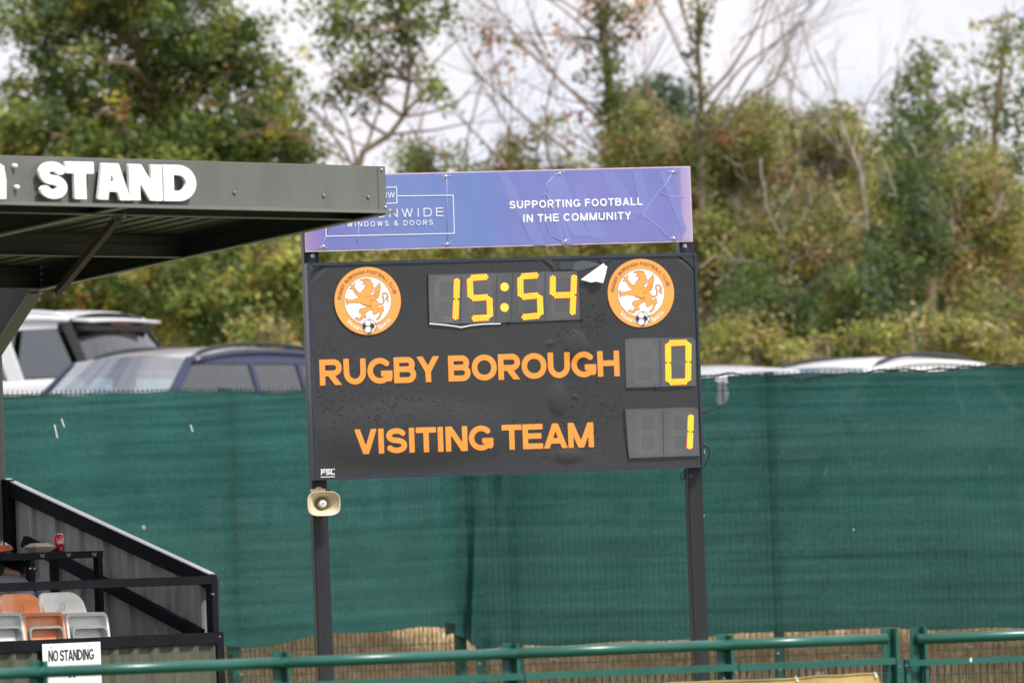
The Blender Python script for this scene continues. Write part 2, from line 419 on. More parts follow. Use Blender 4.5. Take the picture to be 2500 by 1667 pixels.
def glyph_prims(ch, w, t):
    a = t / 2; L = []; m = .52
    def ln(*p): L.append(list(p))
    if ch == 'I': ln((w / 2, -.2), (w / 2, 1.2))
    elif ch == 'T': ln((-.2, 1 - a), (w + .2, 1 - a)); ln((w / 2, 0 - .1), (w / 2, 1 - a))
    elif ch == 'L': ln((a, -.1), (a, 1.1)); ln((a, a), (w + .1, a))
    elif ch in 'EF':
        ln((a, -.1), (a, 1.1)); ln((a, 1 - a), (w + .1, 1 - a)); ln((a, m), (w * .93, m))
        if ch == 'E': ln((a, a), (w + .1, a))
    elif ch == 'H': ln((a, -.1), (a, 1.1)); ln((w - a, -.1), (w - a, 1.1)); ln((a, m), (w - a, m))
    elif ch == 'N': ln((a, -.1), (a, 1.1)); ln((w - a, -.1), (w - a, 1.1)); k = .15; dx = (w - t * 1.15) * k; ln((a * 1.15 - dx, 1 + k), (w - a * 1.15 + dx, -k))
    elif ch == 'M':
        ln((a, -.1), (a, 1.1)); ln((w - a, -.1), (w - a, 1.1)); h = w / 2
        k = .12; ln((a * 1.1 - (h - a) * k, 1 + k), (h + (h - a) * k * .5, -k * .5)); ln((w - a * 1.1 + (h - a) * k, 1 + k), (h - (h - a) * k * .5, -k * .5))
    elif ch == 'a':
        ln((.135 * w / .9, -.1), (.30 * w / .9, 1.1)); ln((w - .135 * w / .9, -.1), (.42 * w / .9, 1.1)); ln((.2, .36), (w - .2, .36))
    elif ch in 'AV':
        k = .14; h = w / 2; e = t * .5
        p, q = [(e - (h - e) * k, -k), (h + (h - e) * k * .2, 1 + k * .2)], [(w - e + (h - e) * k, -k), (h - (h - e) * k * .2, 1 + k * .2)]
        if ch == 'V': p = [(x, 1 - y) for x, y in p]; q = [(x, 1 - y) for x, y in q]
        L.append(p); L.append(q)
        if ch == 'A': yb = .2 + t * .45; ln((h - (h - e) * (1 - yb), yb), (h + (h - e) * (1 - yb), yb))
    elif ch == 'W':
        e = t * .5; xs = [e, w * .29, w * .5, w * .71, w - e]; ys = [1.1, -.03, 1.0, -.03, 1.1]
        for i in range(4): ln((xs[i], ys[i]), (xs[i + 1], ys[i + 1]))
    elif ch == 'Y':
        h = w / 2; e = t * .5; ln((e - (h - e) * .15, 1.1), (h, .42)); ln((w - e + (h - e) * .15, 1.1), (h, .42)); ln((h, -.1), (h, .46))
    elif ch == 'O': L.append(arc(w / 2, .5, w / 2 - a, .5 - a, 0, 360, 48, 2.1))
    elif ch == 'C': L.append(arc(w / 2, .5, w / 2 - a, .5 - a, 38, 322, 34))
    elif ch == 'G':
        L.append(arc(w / 2, .5, w / 2 - a, .5 - a, 38, 312, 34) + [(w - a * 1.12, .185), (w - a, .26), (w - a, .5)]); ln((w * .54, .5 - a), (w, .5 - a))
    elif ch == 'D':
        r = min(.5 - a, w - t - .02); L.append([(a, a), (w - a - r, a)] + arc(w - a - r, .5, r, .5 - a, -90, 90, 22)[1:] + [(a, 1 - a)]); ln((a, 0 - .1), (a, 1.1))
    elif ch in 'PRB':
        ln((a, -.1), (a, 1.1)); mm = .46 if ch != 'B' else .53
        cy = (1 - a + mm) / 2; ry = (1 - a - mm) / 2; r = min(ry, w - t - .05); W = w if ch != 'B' else w * .95
        L.append([(a, 1 - a), (W - a - r, 1 - a)] + arc(W - a - r, cy, r, ry, 90, -90, 16)[1:] + [(a, mm)])
        if ch == 'R': ln((w * .45, mm), (w - a * .8, -.08))
        if ch == 'B':
            cy = (a + mm) / 2; ry = (mm - a) / 2; r = min(ry, w - t - .05)
            L.append([(a, mm), (w - a - r, mm)] + arc(w - a - r, cy, r, ry, 90, -90, 16)[1:] + [(a, a)])
    elif ch == 'U':
        r = w / 2 - a; L.append([(a, 1.1), (a, a + .36)] + arc(w / 2, a + .36, r, .36, 180, 360, 20)[1:] + [(w - a, 1.1)])
    elif ch == 'S':
        mm = .51; r1 = (1 - a - mm) / 2; r2 = (mm - a) / 2; rx = w / 2 - a
        L.append(arc(w / 2, 1 - a - r1, rx * .95, r1, 18, 270, 22) + arc(w / 2, a + r2, rx, r2, 90, -162, 22)[1:])
    elif ch == '&':
        L.append([(w, 0), (w * .3, .68)] + arc(w * .45, .8, w * .2, .16, 215, -30, 12) + [(w * .3, .5)] + arc(w * .36, .27, w * .32, .24, 120, 330, 14) + [(w * .9, .5)])
    return L

GC = {}
def glyph(ch, w, t, N=30):
    """2-D mesh (verts, faces) of a letter of cap height 1"""
    k = (ch, round(w, 3), round(t, 3), N)
    if k in GC: return GC[k]
    prims = glyph_prims(ch, w, t)
    h = 1.0 / N; mrg = 2
    nx = int(math.ceil(w / h)) + 2 * mrg; ny = N + 2 * mrg
    X, Y = np.meshgrid(np.arange(nx + 1) * h - mrg * h, np.arange(ny + 1) * h - mrg * h + 1e-5)
    D = np.full(X.shape, 9.0)
    for pl in prims:
        for i in range(len(pl) - 1):
            x0, y0 = pl[i]; x1, y1 = pl[i + 1]; dx, dy = x1 - x0, y1 - y0; ll = math.hypot(dx, dy)
            if ll < 1e-6: continue
            ux, uy = dx / ll, dy / ll
            s = (X - x0) * ux + (Y - y0) * uy; d = np.abs((X - x0) * uy - (Y - y0) * ux) - t / 2
            D = np.minimum(D, np.maximum(d, np.maximum(-s, s - ll)))
            if i > 0 and len(pl) > 4: D = np.minimum(D, np.hypot(X - x0, Y - y0) - t / 2)
        if len(pl) > 20 and math.hypot(pl[0][0] - pl[-1][0], pl[0][1] - pl[-1][1]) < 1e-3: D = np.minimum(D, np.hypot(X - pl[0][0], Y - pl[0][1]) - t / 2)
    D = np.maximum(D, np.maximum(-Y, Y - 1)); D = np.maximum(D, np.maximum(-X, X - w))
    ins = D < 0
    vid = {}; vs = []; fs = []
    def vert(x, y):
        q = (round(x, 5), round(y, 5))
        if q not in vid: vid[q] = len(vs); vs.append(q)
        return vid[q]
    for j in range(ny):
        for i in range(nx):
            cs = [(i, j), (i + 1, j), (i + 1, j + 1), (i, j + 1)]
            c = [ins[b, a_] for a_, b in cs]
            if not any(c): continue
            pts = []
            for q in range(4):
                (a0, b0), (a1, b1) = cs[q], cs[(q + 1) % 4]
                if c[q]: pts.append(vert(X[b0, a0], Y[b0, a0]))
                if c[q] != c[(q + 1) % 4]:
                    d0, d1 = D[b0, a0], D[b1, a1]; f = d0 / (d0 - d1)
                    pts.append(vert(X[b0, a0] + f * (X[b1, a1] - X[b0, a0]), Y[b0, a0] + f * (Y[b1, a1] - Y[b0, a0])))
            pp = []
            for q in pts:
                if q not in pp: pp.append(q)
            if len(pp) >= 3: fs.append(tuple(pp))
    GC[k] = (vs, fs)
    return vs, fs

def text_layout(s, T, h, spacing=0.0):
    """letters spread over total width T at cap height h: (char, x0, width relative to h)"""
    nat = []; x = 0
    for i, c in enumerate(s):
        g = GAP.get(c, .075)
        nat.append((c, x + g / 2, ADV[c] - g)); x += ADV[c] + spacing
    x0 = nat[0][1]; x1 = nat[-1][1] + nat[-1][2]
    k = T / (x1 - x0)
    return [(c, (a - x0) * k, wd * k / h) for c, a, wd in nat if c != ' ']

def add_letter(mb, ch, x0, wrel, h, t, fn, N=26, depth=0):
    if ch == 'I': wd = min(wrel, t); x0 += (wrel - wd) * h / 2; wrel = wd
    vs, fs = glyph(ch, wrel, t, N)
    n = len(vs)
    V = [fn(x0 + x * h, y * h, 0) for x, y in vs]
    if not depth:
        mb.add(V, fs); return
    V += [fn(x0 + x * h, y * h, depth) for x, y in vs]
    edges = {}
    for f in fs:
        for i in range(len(f)):
            a, b = f[i], f[(i + 1) % len(f)]; edges[(a, b)] = 1
    sides = [(a, b, b + n, a + n) for a, b in edges if (b, a) not in edges]
    mb.add(V, list(fs) + [tuple(i + n for i in reversed(f)) for f in fs] + sides)

def font_text(s, size):
    cu = bpy.data.curves.new('tmp', 'FONT'); cu.body = s; cu.size = size
    o = bpy.data.objects.new('tmp', cu); COL.objects.link(o)
    dg = bpy.context.evaluated_depsgraph_get()
    me = bpy.data.meshes.new_from_object(o.evaluated_get(dg))
    vs = [tuple(v.co) for v in me.vertices]; fs = [tuple(p.vertices) for p in me.polygons]
    bpy.data.objects.remove(o); bpy.data.curves.remove(cu); bpy.data.meshes.remove(me)
    return vs, fs

# ---------------------------------------------------------------- terrain and sky setting
FC = P(1135, 1540, 68.0)                                     # fence corner behind the scoreboard
LD = Vector((-.73, -.683, 0)).normalized(); RD = Vector((.985, -.1736, 0)).normalized()
LN = Vector((-.683, .73, 0)).normalized(); RN = Vector((.1736, .985, 0)).normalized()
def fdist(x, y):
    d = Vector((x - FC.x, y - FC.y, 0)); return max(d.dot(LN), d.dot(RN))
def ground_z(x, y):
    d = fdist(x, y)
    if d < -.8: return 0.0
    if d < 0.0: return .3 * (d + .8) / .8
    if d < 3.2: return .3 + 1.6 * (1 - (1 - d / 3.2) ** 1.5)
    return 1.9
FZ = .28

mb = MB(); mb.grid(60, 60, lambda u, v: (-900 + 1800 * u, -300 + 1500 * v, -.06))
g = mb.build('ground', M['mown_grass'], fix=False); tag(g, kind='structure')
xs = np.concatenate([np.linspace(-60, -7, 20), np.linspace(-6.5, 8.5, 90), np.linspace(9, 60, 20)])
ys = np.concatenate([np.linspace(56, 63, 8), np.linspace(63.1, 75, 110), np.linspace(75.5, 140, 20), np.linspace(150, 900, 10)])
mb = MB(); rnd = random.Random(5)
vs = []
for y in ys:
    for x in xs:
        d = fdist(x, y); z = ground_z(x, y)
        if d > .3 and d < 8: z += rnd.uniform(-.035, .035)
        vs.append((x, y, z - (.03 if d < -.8 else 0)))
nx = len(xs)
fs = [(j * nx + i, j * nx + i + 1, (j + 1) * nx + i + 1, (j + 1) * nx + i) for j in range(len(ys) - 1) for i in range(nx - 1)]
mb.add(vs, fs)
g = mb.build('grass_bank', M['hay'], smooth=True, fix=False); tag(g, kind='structure')
mb = MB(); mb.grid(30, 12, lambda u, v: (-30 + 62 * u, 74 + 15 * v, ground_z(-30 + 62 * u, 74 + 15 * v) + .008))
g = mb.build('car_park', M['gravel'], fix=False); tag(g, kind='structure')

# dry grass blades, nobody could count them
def blades(name, N, seed, xr, dr, hh, pal, label, cat, wid=.004):
    rs = np.random.RandomState(seed)
    V = []; Fc = []; C = []
    while len(V) < N * 5:
        p = Vector((rs.uniform(-6.5, 7.5), rs.uniform(61, 73), 0))
        if not dr[0] < fdist(p.x, p.y) < dr[1]: continue
        z = ground_z(p.x, p.y) - .02
        h = rs.uniform(*hh); a = rs.uniform(0, 6.28); le = rs.uniform(.1, .7) * h
        dx, dy = math.cos(a) * le, math.sin(a) * le; wx, wy = wid * math.cos(a + 1.3), wid * math.sin(a + 1.3)
        k = len(V)
        V += [(p.x - wx, p.y - wy, z), (p.x + wx, p.y + wy, z), (p.x + dx * .4 + wx, p.y + dy * .4 + wy, z + h * .7), (p.x + dx * .4 - wx, p.y + dy * .4 - wy, z + h * .7), (p.x + dx, p.y + dy, z + h)]
        Fc += [(k, k + 1, k + 2, k + 3), (k + 3, k + 2, k + 4)]
        c = pal[rs.randint(len(pal))]; j = rs.uniform(.75, 1.25)
        C += [(c[0] * j, c[1] * j, c[2] * j, 1)] * 5
    me = bpy.data.meshes.new(name); me.from_pydata(V, [], Fc)
    at = me.color_attributes.new('tint', 'FLOAT_COLOR', 'POINT'); at.data.foreach_set('color', np.array(C, dtype=np.float32).ravel())
    me.materials.append(M['leaf']); o = bpy.data.objects.new(name, me); COL.objects.link(o)
    tag(o, label, cat, kind='stuff'); return o
straw = [(.66, .52, .33), (.60, .45, .27), (.75, .62, .42), (.45, .32, .18), (.5, .36, .2), (.7, .56, .36)]
blades('dry_grass', 56000, 3, None, (.15, 3.6), (.06, .2), straw, 'straw coloured dry grass on the bank behind the mesh fence', 'grass')
blades('green_grass', 2600, 4, None, (.15, 2.6), (.04, .13), [(.09, .13, .04), (.14, .15, .05), (.2, .19, .07)], 'thin green grass growing among the dry straw behind the fence', 'grass')

# white flower heads on the bank at the right
fl = 0
for (px, py) in [(2160, 1570), (1960, 1592), (2098, 1590), (2064, 1608), (2215, 1574), (2280, 1577), (2330, 1577), (2310, 1584), (2356, 1578), (2392, 1598), (2370, 1622), (2440, 1622), (2490, 1578), (2000, 1645), (2350, 1628), (2465, 1582), (1350, 1611), (1893, 1578)]:
    Y = 67.2 + .9 + (1600 - py) / 50 * .5
    c = P(px, py, Y); gz = ground_z(c.x, c.y)
    r = empty('white_flower', (c.x, c.y, gz)); h = max(.05, c.z - gz)
    MB().tube([(0, 0, 0), (.01, 0, h)], .003, 5).build('stem', M['green_wire'], r)
    m = MB(); rr = random.Random(fl)
    wd = .03 + .02 * rr.random()
    for k in range(9):
        a = k * 2.4; q = wd * math.sqrt(k / 9); c0 = Vector((math.cos(a) * q, math.sin(a) * q * .6, h + .004 * (9 - k) / 4))
        m.tube([c0, c0 + Vector((0, 0, .008))], [.011, .007], 6)
    m.build('flower_head', M['flower'], r)
    tag(r, 'small flat white flower head in the dry grass behind the green fence', 'flower', 'white flower heads on the bank')
    fl += 1

# ---------------------------------------------------------------- mesh fence with shade netting
FTOP = 3.12
def fence_section(D, segs, label, first_post):
    """D: direction away from the corner; posts every 2.5 m"""
    rz = math.atan2(D.y, D.x); r = empty('mesh_fence', (FC.x, FC.y, 0), rz)
    tag(r, label, 'fence', 'green welded mesh fence runs')
    L = segs * 2.5 + first_post
    sgn = 1 if D is RD else -1          # local y pointing away from the camera
    for k in range(segs + 1):
        x = first_post + k * 2.5
        p = MB(); p.box((x - .04, .02 * sgn, FZ - .3), (x + .04, .10 * sgn, FTOP + .0)); p.build('post', M['post_green'], r, bevel=.004)
        b = MB()
        for z in (.5, .8):
            b.tube([(x, -.012 * sgn - .02 * sgn, z), (x, .05 * sgn, z)], .009, 6)
        b.build('clip_bolt', M['steel'], r)
    for k in range(segs):
        x0 = first_post + k * 2.5
        wm = MB(); n = 50
        for i in range(n):
            x = x0 + .02 + i * .05; wm.bar((x, 0, FZ), (x, 0, FTOP), .005, .005, (0, 1, 0))
        z = FZ + .1
        while z < FTOP - .02:
            wm.bar((x0, -.006 * sgn, z), (x0 + 2.5, -.006 * sgn, z), .007, .007); z += .2
        wm.bar((x0, -.006 * sgn, FTOP - .04), (x0 + 2.5, -.006 * sgn, FTOP - .04), .007, .007)
        o = wm.build('wire_mesh', M['green_wire'], r, fix=False); o['kind'] = 'stuff'
    return r, rz, L, sgn
fl_, lrz, LL, lsg = fence_section(LD, 3, 'green mesh fence run behind the grandstand and left half of the scoreboard', .0)
fr_, rrz, RL, rsg = fence_section(RD, 3, 'green mesh fence run behind and right of the scoreboard', .12)
# extra second post at the corner joint
MB().box((.40, .02, FZ - .3), (.47, .09, FTOP)).build('post', M['post_green'], fr_, bevel=.004)

def netting(D, rz, x0, x1, sgn, label, hole=None, seed=1, fold=0):
    r = empty('shade_netting', (FC.x, FC.y, 0), rz)
    tag(r, label, 'netting', 'green shade netting tied to the fence')
    n = int((x1 - x0) / .0125); nz = 110
    rs = random.Random(seed); ph = [rs.uniform(0, 6.28) for _ in range(12)]
    def bottom(x):
        if D is LD: return 1.05 + .035 * math.sin(x * 2.1 + ph[0]) + .02 * math.sin(x * 5 + ph[1]) + (.05 if x < .25 else 0) + (.03 * math.sin(x * .7 + 1))
        return .955 + .025 * math.sin(x * 1.6 + ph[2]) + .01 * math.sin(x * 6) + (.10 * math.exp(-((x + .1) / .14) ** 2)) - .05 * math.exp(-((x - .2) / .12) ** 2)
    def top(x):
        return FTOP - .035 + .012 * math.sin(x * 2.4 + ph[3]) + .006 * math.sin(x * 9 + ph[4])
    vs = []; fs = []
    for j in range(nz + 1):
        for i in range(n + 1):
            x = x0 + (x1 - x0) * i / n; v = j / nz
            z = bottom(x) * (1 - v) + top(x) * v
            y = .018 + .016 * math.sin(x * 1.9 + ph[5] + z) + .004 * math.sin(z * 23 + math.sin(x * 1.3) * 2 + ph[6]) + .003 * math.sin(z * 51 + x * 2.1)
            y += .004 * math.sin(z * 90 + x * 3) * math.exp(-((top(x) - z) / .3) ** 2)
            y += .0022 * math.cos(2 * math.pi * (x - .02) / .05) * min(1, max(.25, 1.3 - .5 * (z - bottom(x))))
            if fold:
                for (fx, fw, fa, sl) in ((-.22, .03, .13, .01), (-.06, .05, .10, -.02), (.08, .035, .14, -.05), (.24, .05, .08, -.10), (-.40, .08, .03, 0)):
                    c = fx - sl * (z - 1.0) * (1 if z < 3 else 0)
                    y += fa * math.exp(-((x - c) / fw) ** 2) * (.5 + .5 * math.sin(z * 1.7 + fx * 9))
            vs.append((x, -sgn * (y + .012), z))
    def inhole(x, z):
        if not hole: return False
        hx0, hx1, hz0, hz1 = hole
        if z < hz0 or z > hz1 + .05: return False
        v = (z - hz0) / (hz1 - hz0)
        return hx0 + .004 * math.sin(z * 30) + .03 * max(0, .25 - v) < x < hx0 + (hx1 - hx0) * (math.sin(min(1, v * 1.4 + .15) * 2.2) * .85 + .12) + .006 * math.sin(z * 60)
    for j in range(nz):
        for i in range(n):
            a = vs[j * (n + 1) + i]
            if inhole(a[0], a[2]): continue
            fs.append((j * (n + 1) + i, j * (n + 1) + i + 1, (j + 1) * (n + 1) + i + 1, (j + 1) * (n + 1) + i))
    m = MB(); m.add(vs, fs); m.build('net_sheet', M['net'], r, smooth=True, fix=False)
    m = MB(); pts = [(x0 + (x1 - x0) * i / 120, -sgn * .035, top(x0 + (x1 - x0) * i / 120) + .012 + (.008 * math.sin(i * 1.7) if D is RD else 0) - (.05 * math.exp(-((x0 + (x1 - x0) * i / 120 - 2.95) / .3) ** 2) if D is RD else 0)) for i in range(121)]
    m.tube(pts, .0075 if D is RD else .004, 6); m.build('edge_rope', M['rope'], r)
    if D is RD:
        m = MB(); m.tube([(p[0] + .01, p[1] - .01 * sgn, p[2] + .012 * math.sin(i * .9)) for i, p in enumerate(pts)], .0035, 5); m.build('tie_cord', M['cable'], r)
    return r
FRr = Frame((FC.x, FC.y, 0), rrz)
FRl = Frame((FC.x, FC.y, 0), lrz)
h0 = FRr.hit(1749, 993, 1, -.03); h1 = FRr.hit(1779, 930, 1, -.03)
nl = netting(LD, lrz, -.12, 7.6, lsg, 'green shade netting behind the grandstand and left scoreboard post', seed=2)
nr = netting(RD, rrz, -.16, 7.7, rsg, 'green shade netting right of the scoreboard with a torn hole near its top', hole=(h0.x, h1.x, h0.z, h1.z), seed=6, fold=1)
# small light pulls in the weave and loose threads
m = MB()
for (a, b) in [((133, 1036), (140, 1068)), ((150, 1022), (157, 1042)), ((465, 1037), (473, 1061)), ((190, 1228), (192, 1234))]:
    p = FRl.hit(*a, 1, .034); q = FRl.hit(*b, 1, .034)
    m.bar(p, q, .007, .002, (0, 1, 0))
m.build('pulled_thread', M['white_vinyl'], nl)
m = MB()
for (a) in [(351, 1287)]:
    p = FRl.hit(*a, 1, .045); m.tube([p, p + Vector((0, .006, 0))], [.018, .012], 8)
m.build('net_patch', M['steel'], nl)
m = MB()
for a in [(1718, 1258), (2084, 1292)]:
    p = FRr.hit(*a, 1, -.05); m.tube([p, p + Vector((0, -.004, 0))], [.006, .005], 6)
m.build('net_clip', M['white_vinyl'], nr)
m = MB(); q = [FRr.hit(*a, 1, -.05) for a in [(1700, 1008), (1722, 1005), (1745, 998), (1762, 990), (1768, 996)]]
m.tube(q, [.012, .013, .009, .006, .004], 6); m.build('loose_cord', M['rope'], nr)
m = MB(); q = [FRr.hit(*a, 1, -.04) for a in [(1765, 932), (1764, 960), (1766, 992)]]
m.tube(q, .004, 5); m.build('hanging_wire', M['cable'], nr)

# ---------------------------------------------------------------- scoreboard
BW = Frame((P(1230, 1150, 57.3).x, 57.3, 0), math.radians(13))
sb = empty('scoreboard', BW.o, BW.rz)
tag(sb, 'black electronic scoreboard on two posts showing 15:54 and 0 to 1', 'scoreboard')
def B(px, py, d=0.0): return BW.hit(px, py, 1, d)
tl = B(749, 640); tr = B(1702, 619); bl = B(767, 1170); br = B(1717, 1144)
bx0, bx1 = (tl.x + bl.x) / 2, (tr.x + br.x) / 2
bz1, bz0 = (tl.z + tr.z) / 2, (bl.z + br.z) / 2
fd = lambda x, y, d: (x, d, y)
# cabinet
MB().box((bx0 + .004, .006, bz0 + .004), (bx1 - .004, .085, bz1 - .004)).build('cabinet', M['dark_steel'], sb)
for nm, a, b in (('frame_edge', (bx0, -.012, bz0), (bx0 + .026, .09, bz1)), ('frame_edge', (bx1 - .020, -.012, bz0), (bx1, .09, bz1)),
                 ('frame_edge', (bx0 + .026, -.011, bz1 - .024), (bx1 - .020, .09, bz1)), ('frame_edge', (bx0 + .026, -.011, bz0), (bx1 - .020, .09, bz0 + .020))):
    MB().box(a, b).build(nm, M['frame_blue'], sb, bevel=.003)
# vinyl face: gently wavy, with three slack bulges
bul = [(B(1405, 845), .075, .10, .012, 30), (B(1362, 975), .06, .10, .009, 10), (B(1385, 1112), .10, .045, .006, 0), (B(1343, 838), .025, .015, .005, 0), (B(1403, 968), .02, .014, .004, 0), (B(1000, 1060), .7, .2, .012, 0)]
def facey(x, z):
    y = -.001 - .003 * math.sin(x * 2.3 + z * 1.1) * math.sin(z * 3.1 + .6)
    for c, rx, rz_, a, _ in bul:
        y -= a * math.exp(-(((x - c.x) / rx) ** 2 + ((z - c.z) / rz_) ** 2) ** 2)
    return y
x0, x1, z0, z1 = bx0 + .026, bx1 - .020, bz0 + .02, bz1 - .024
rc = .13
def face_uv(u, v):
    x = x0 + (x1 - x0) * u; z = z0 + (z1 - z0) * v
    y = facey(x, z)
    for cx, s in ((x0, 1), (x1, -1)):             # top corners of the vinyl curl back
        e = rc - ((x - cx) * s + (z1 - z) * 1.15)
        if e > 0: y += min(.006, e * .3)
    return (x, y, z)
MB().grid(260, 150, face_uv).build('face_panel', M['board'], sb, smooth=True, fix=False)
# glossy film curled back at the two upper corners
def corner(pts, d=-.0045, name='curled_film', m='black_ink', d2=-.003):
    mb = MB(); mb.prism([(B(*p, d).x, B(*p, d).z) for p in pts], fd, d2, d); mb.build(name, M[m], sb)
corner([(757, 668), (768, 658), (785, 650), (815, 644), (850, 640), (815, 640), (785, 641), (758, 650)], name='curled_film')
corner([(757, 655), (765, 650), (780, 648), (800, 643), (785, 641), (758, 645)], -.0075, 'curled_film', 'grey_ink', -.005)
corner([(1640, 623), (1660, 627), (1680, 640), (1697, 660), (1696, 632), (1690, 625)], -.0045)
corner([(1645, 622), (1668, 629), (1690, 627), (1688, 623)], -.0075, 'curled_film', 'seam_grey', -.005)
corner([(1326, 636), (1344, 634), (1353, 643), (1364, 655), (1352, 661), (1345, 650)], -.012, 'peeled_vinyl', 'black_ink', -.004)
corner([(1330, 637), (1345, 635), (1355, 650), (1350, 652), (1340, 641)], -.015, 'peeled_vinyl', 'seam_grey', -.0125)
corner([(1462, 634), (1494, 632), (1475, 642), (1466, 640)], -.016, 'peeled_vinyl', 'black_ink', -.004)
corner([(1385, 640), (1368, 640), (1364, 655), (1376, 659), (1398, 656), (1400, 640)], -.011, 'peeled_vinyl', 'seam_grey', -.004)
corner([(1424, 636), (1404, 640), (1396, 658), (1416, 661), (1470, 645)], -.0075, 'peeled_vinyl', 'window_grey', -.004)
# white underside of the peeled flap
fp = [(1416, 683), (1474, 642), (1477, 648), (1483, 651), (1479, 668), (1470, 691), (1452, 688), (1440, 690)]
vs = [Vector(B(*p, -.012)) + Vector((0, -.02 * (i in (0, 6, 7)) - .03 * (i == 6) - .028 * (i == 5), 0)) for i, p in enumerate(fp)]
m = MB(); cen = sum(vs, Vector()) / len(vs); cen.y -= .012
m.add([cen] + vs, [(0, i + 1, (i + 1) % len(vs) + 1) for i in range(len(vs))]); m.build('peeled_flap', M['white_vinyl'], sb, smooth=False)
corner([(1442, 690), (1456, 687), (1472, 691), (1466, 696), (1450, 694)], -.010, 'peeled_vinyl', 'brown_ink', -.004)
# display windows
def seg_dots(core, rim, off, p, q, on, nrow=3, ncol=8, fy=-.010):
    p = Vector(p); q = Vector(q); d = (q - p); L = d.length; d.normalize(); nrm = Vector((-d.z, 0, d.x))
    sp = L / ncol
    for rI in range(nrow):
        o = (rI - 1) * .0138
        cnt = ncol if rI != 1 else ncol + 1
        for c in range(cnt):
            t_ = (c + .5 if rI != 1 else c) * sp
            ctr = p + d * t_ + nrm * o
            if on:
                rim.add([ctr + Vector((math.cos(k * math.pi / 3) * .0098, fy + .0006 * ((rI + c) % 3), math.sin(k * math.pi / 3) * .0098)) for k in range(6)], [(0, 1, 2, 3, 4, 5)])  # rim: glow around each diode, drawn as an emitting disc
                core.add([ctr + Vector((0, fy - .006, 0))] + [ctr + Vector((math.cos(k * math.pi / 3) * .0052, fy - .002, math.sin(k * math.pi / 3) * .0052)) for k in range(6)], [(0, k + 1, (k + 1) % 6 + 1) for k in range(6)])
            else:
                off.add([ctr + Vector((math.cos(k * math.pi / 2) * .0042, fy, math.sin(k * math.pi / 2) * .0042)) for k in range(4)], [(0, 1, 2, 3)])
SEG = {'0': 'abcdef', '1': 'bc', '4': 'bcfg', '5': 'acdfg', ' ': ''}
def digit(ch, corners, win):
    """corners: photo points TL, TR, BL, BR of the segment centre lines"""
    TL, TR, BL_, BR_ = [B(*c, 0) for c in corners]
    for v in (TL, TR, BL_, BR_): v.y = 0
    ML, MR = (TL + BL_) / 2, (TR + BR_) / 2
    S = dict(a=(TL, TR), b=(TR, MR), c=(MR, BR_), d=(BL_, BR_), e=(ML, BL_), f=(TL, ML), g=(ML, MR))
    off = MB(); seen = False
    for k, (p, q) in S.items():
        g = .011; dd = (q - p).normalized(); p2, q2 = p + dd * g * .95, q - dd * g * .95
        if k in 'bcef': p2, q2 = p + dd * g * .6, q - dd * g * .6
        if k in SEG[ch]:
            core, rim = MB(), MB()
            seg_dots(core, rim, off, p2, q2, True, ncol=8 if k in 'bcef' else 7)
            s = rim.build('lit_segment', M['led_glow'], win, fix=False)
            core.build('led_dots', M['led_core'], s, fix=False)
        else:
            seg_dots(None, None, off, p2, q2, False, ncol=8 if k in 'bcef' else 7); seen = True
    if seen:
        o = off.build('unlit_dots', M['led_off'], win, fix=False); o['kind'] = 'stuff'
def window(pts, seams):
    poly = [(B(*p).x, B(*p).z) for p in pts]
    m = MB(); m.prism(poly, fd, -.002, -.0075); wn = m.build('display_window', M['window_grey'], sb)
    for a, b in seams:
        p, q = B(*a), B(*b); p.y = q.y = -.009
        MB().bar(p, q, .003, .002, (0, 1, 0)).build('window_seam', M['seam_grey'], wn)
    return wn
wt = window([(1045, 671), (1408, 662), (1412, 690), (1416, 780), (1300, 785), (1120, 790), (1048, 789)], [((1127, 670), (1124, 788)), ((1213, 668), (1210, 786)), ((1251, 667), (1248, 785)), ((1331, 666), (1330, 784))])
digit(' ', [(1063, 684), (1112, 683), (1065, 779), (1112, 778)], wt)
digit('1', [(1066, 686), (1115, 680), (1065, 779), (1111, 781)], wt)
digit('5', [(1146, 679), (1192, 676), (1150, 778), (1196, 775)], wt)
digit('5', [(1269, 676), (1315, 672), (1272, 775), (1319, 770)], wt)
digit('4', [(1349, 673), (1401, 671), (1348, 770), (1397, 769)], wt)
for (cx, cy) in ((1231, 701), (1231, 751)):
    c = B(cx, cy); c.y = 0; rim, core = MB(), MB()
    rim.tube([c + Vector((0, -.0078, 0)), c + Vector((0, -.0105, 0))], [.031, .029], 20)
    for a in range(19):
        rr = 0 if a == 0 else (.0115 if a < 7 else .0225); an = a * math.pi / 3 if a < 7 else a * math.pi / 6
        cc = c + Vector((rr * math.cos(an), 0, rr * math.sin(an)))
        core.add([cc + Vector((0, -.016, 0))] + [cc + Vector((math.cos(k * math.pi / 3) * .0066, -.0115, math.sin(k * math.pi / 3) * .0066)) for k in range(6)], [(0, k + 1, (k + 1) % 6 + 1) for k in range(6)])
    s = rim.build('colon_dot', M['led_glow'], wt); core.build('led_dots', M['led_core'], s, fix=False)
w0 = window([(1525, 829), (1540, 826), (1690, 824), (1697, 830), (1699, 942), (1528, 946)], [((1611, 827), (1613, 944))])
digit(' ', [(1550, 843), (1596, 841), (1552, 935), (1596, 934)], w0)
digit('0', [(1630, 838), (1680, 836), (1631, 933), (1679, 931)], w0)
w1 = window([(1526, 999), (1690, 994), (1703, 998), (1707, 1112), (1535, 1118)], [((1618, 997), (1620, 1115))])
digit(' ', [(1557, 1011), (1602, 1009), (1558, 1105), (1600, 1104)], w1)
digit('1', [(1637, 1009), (1686, 1012), (1638, 1106), (1683, 1096)], w1)
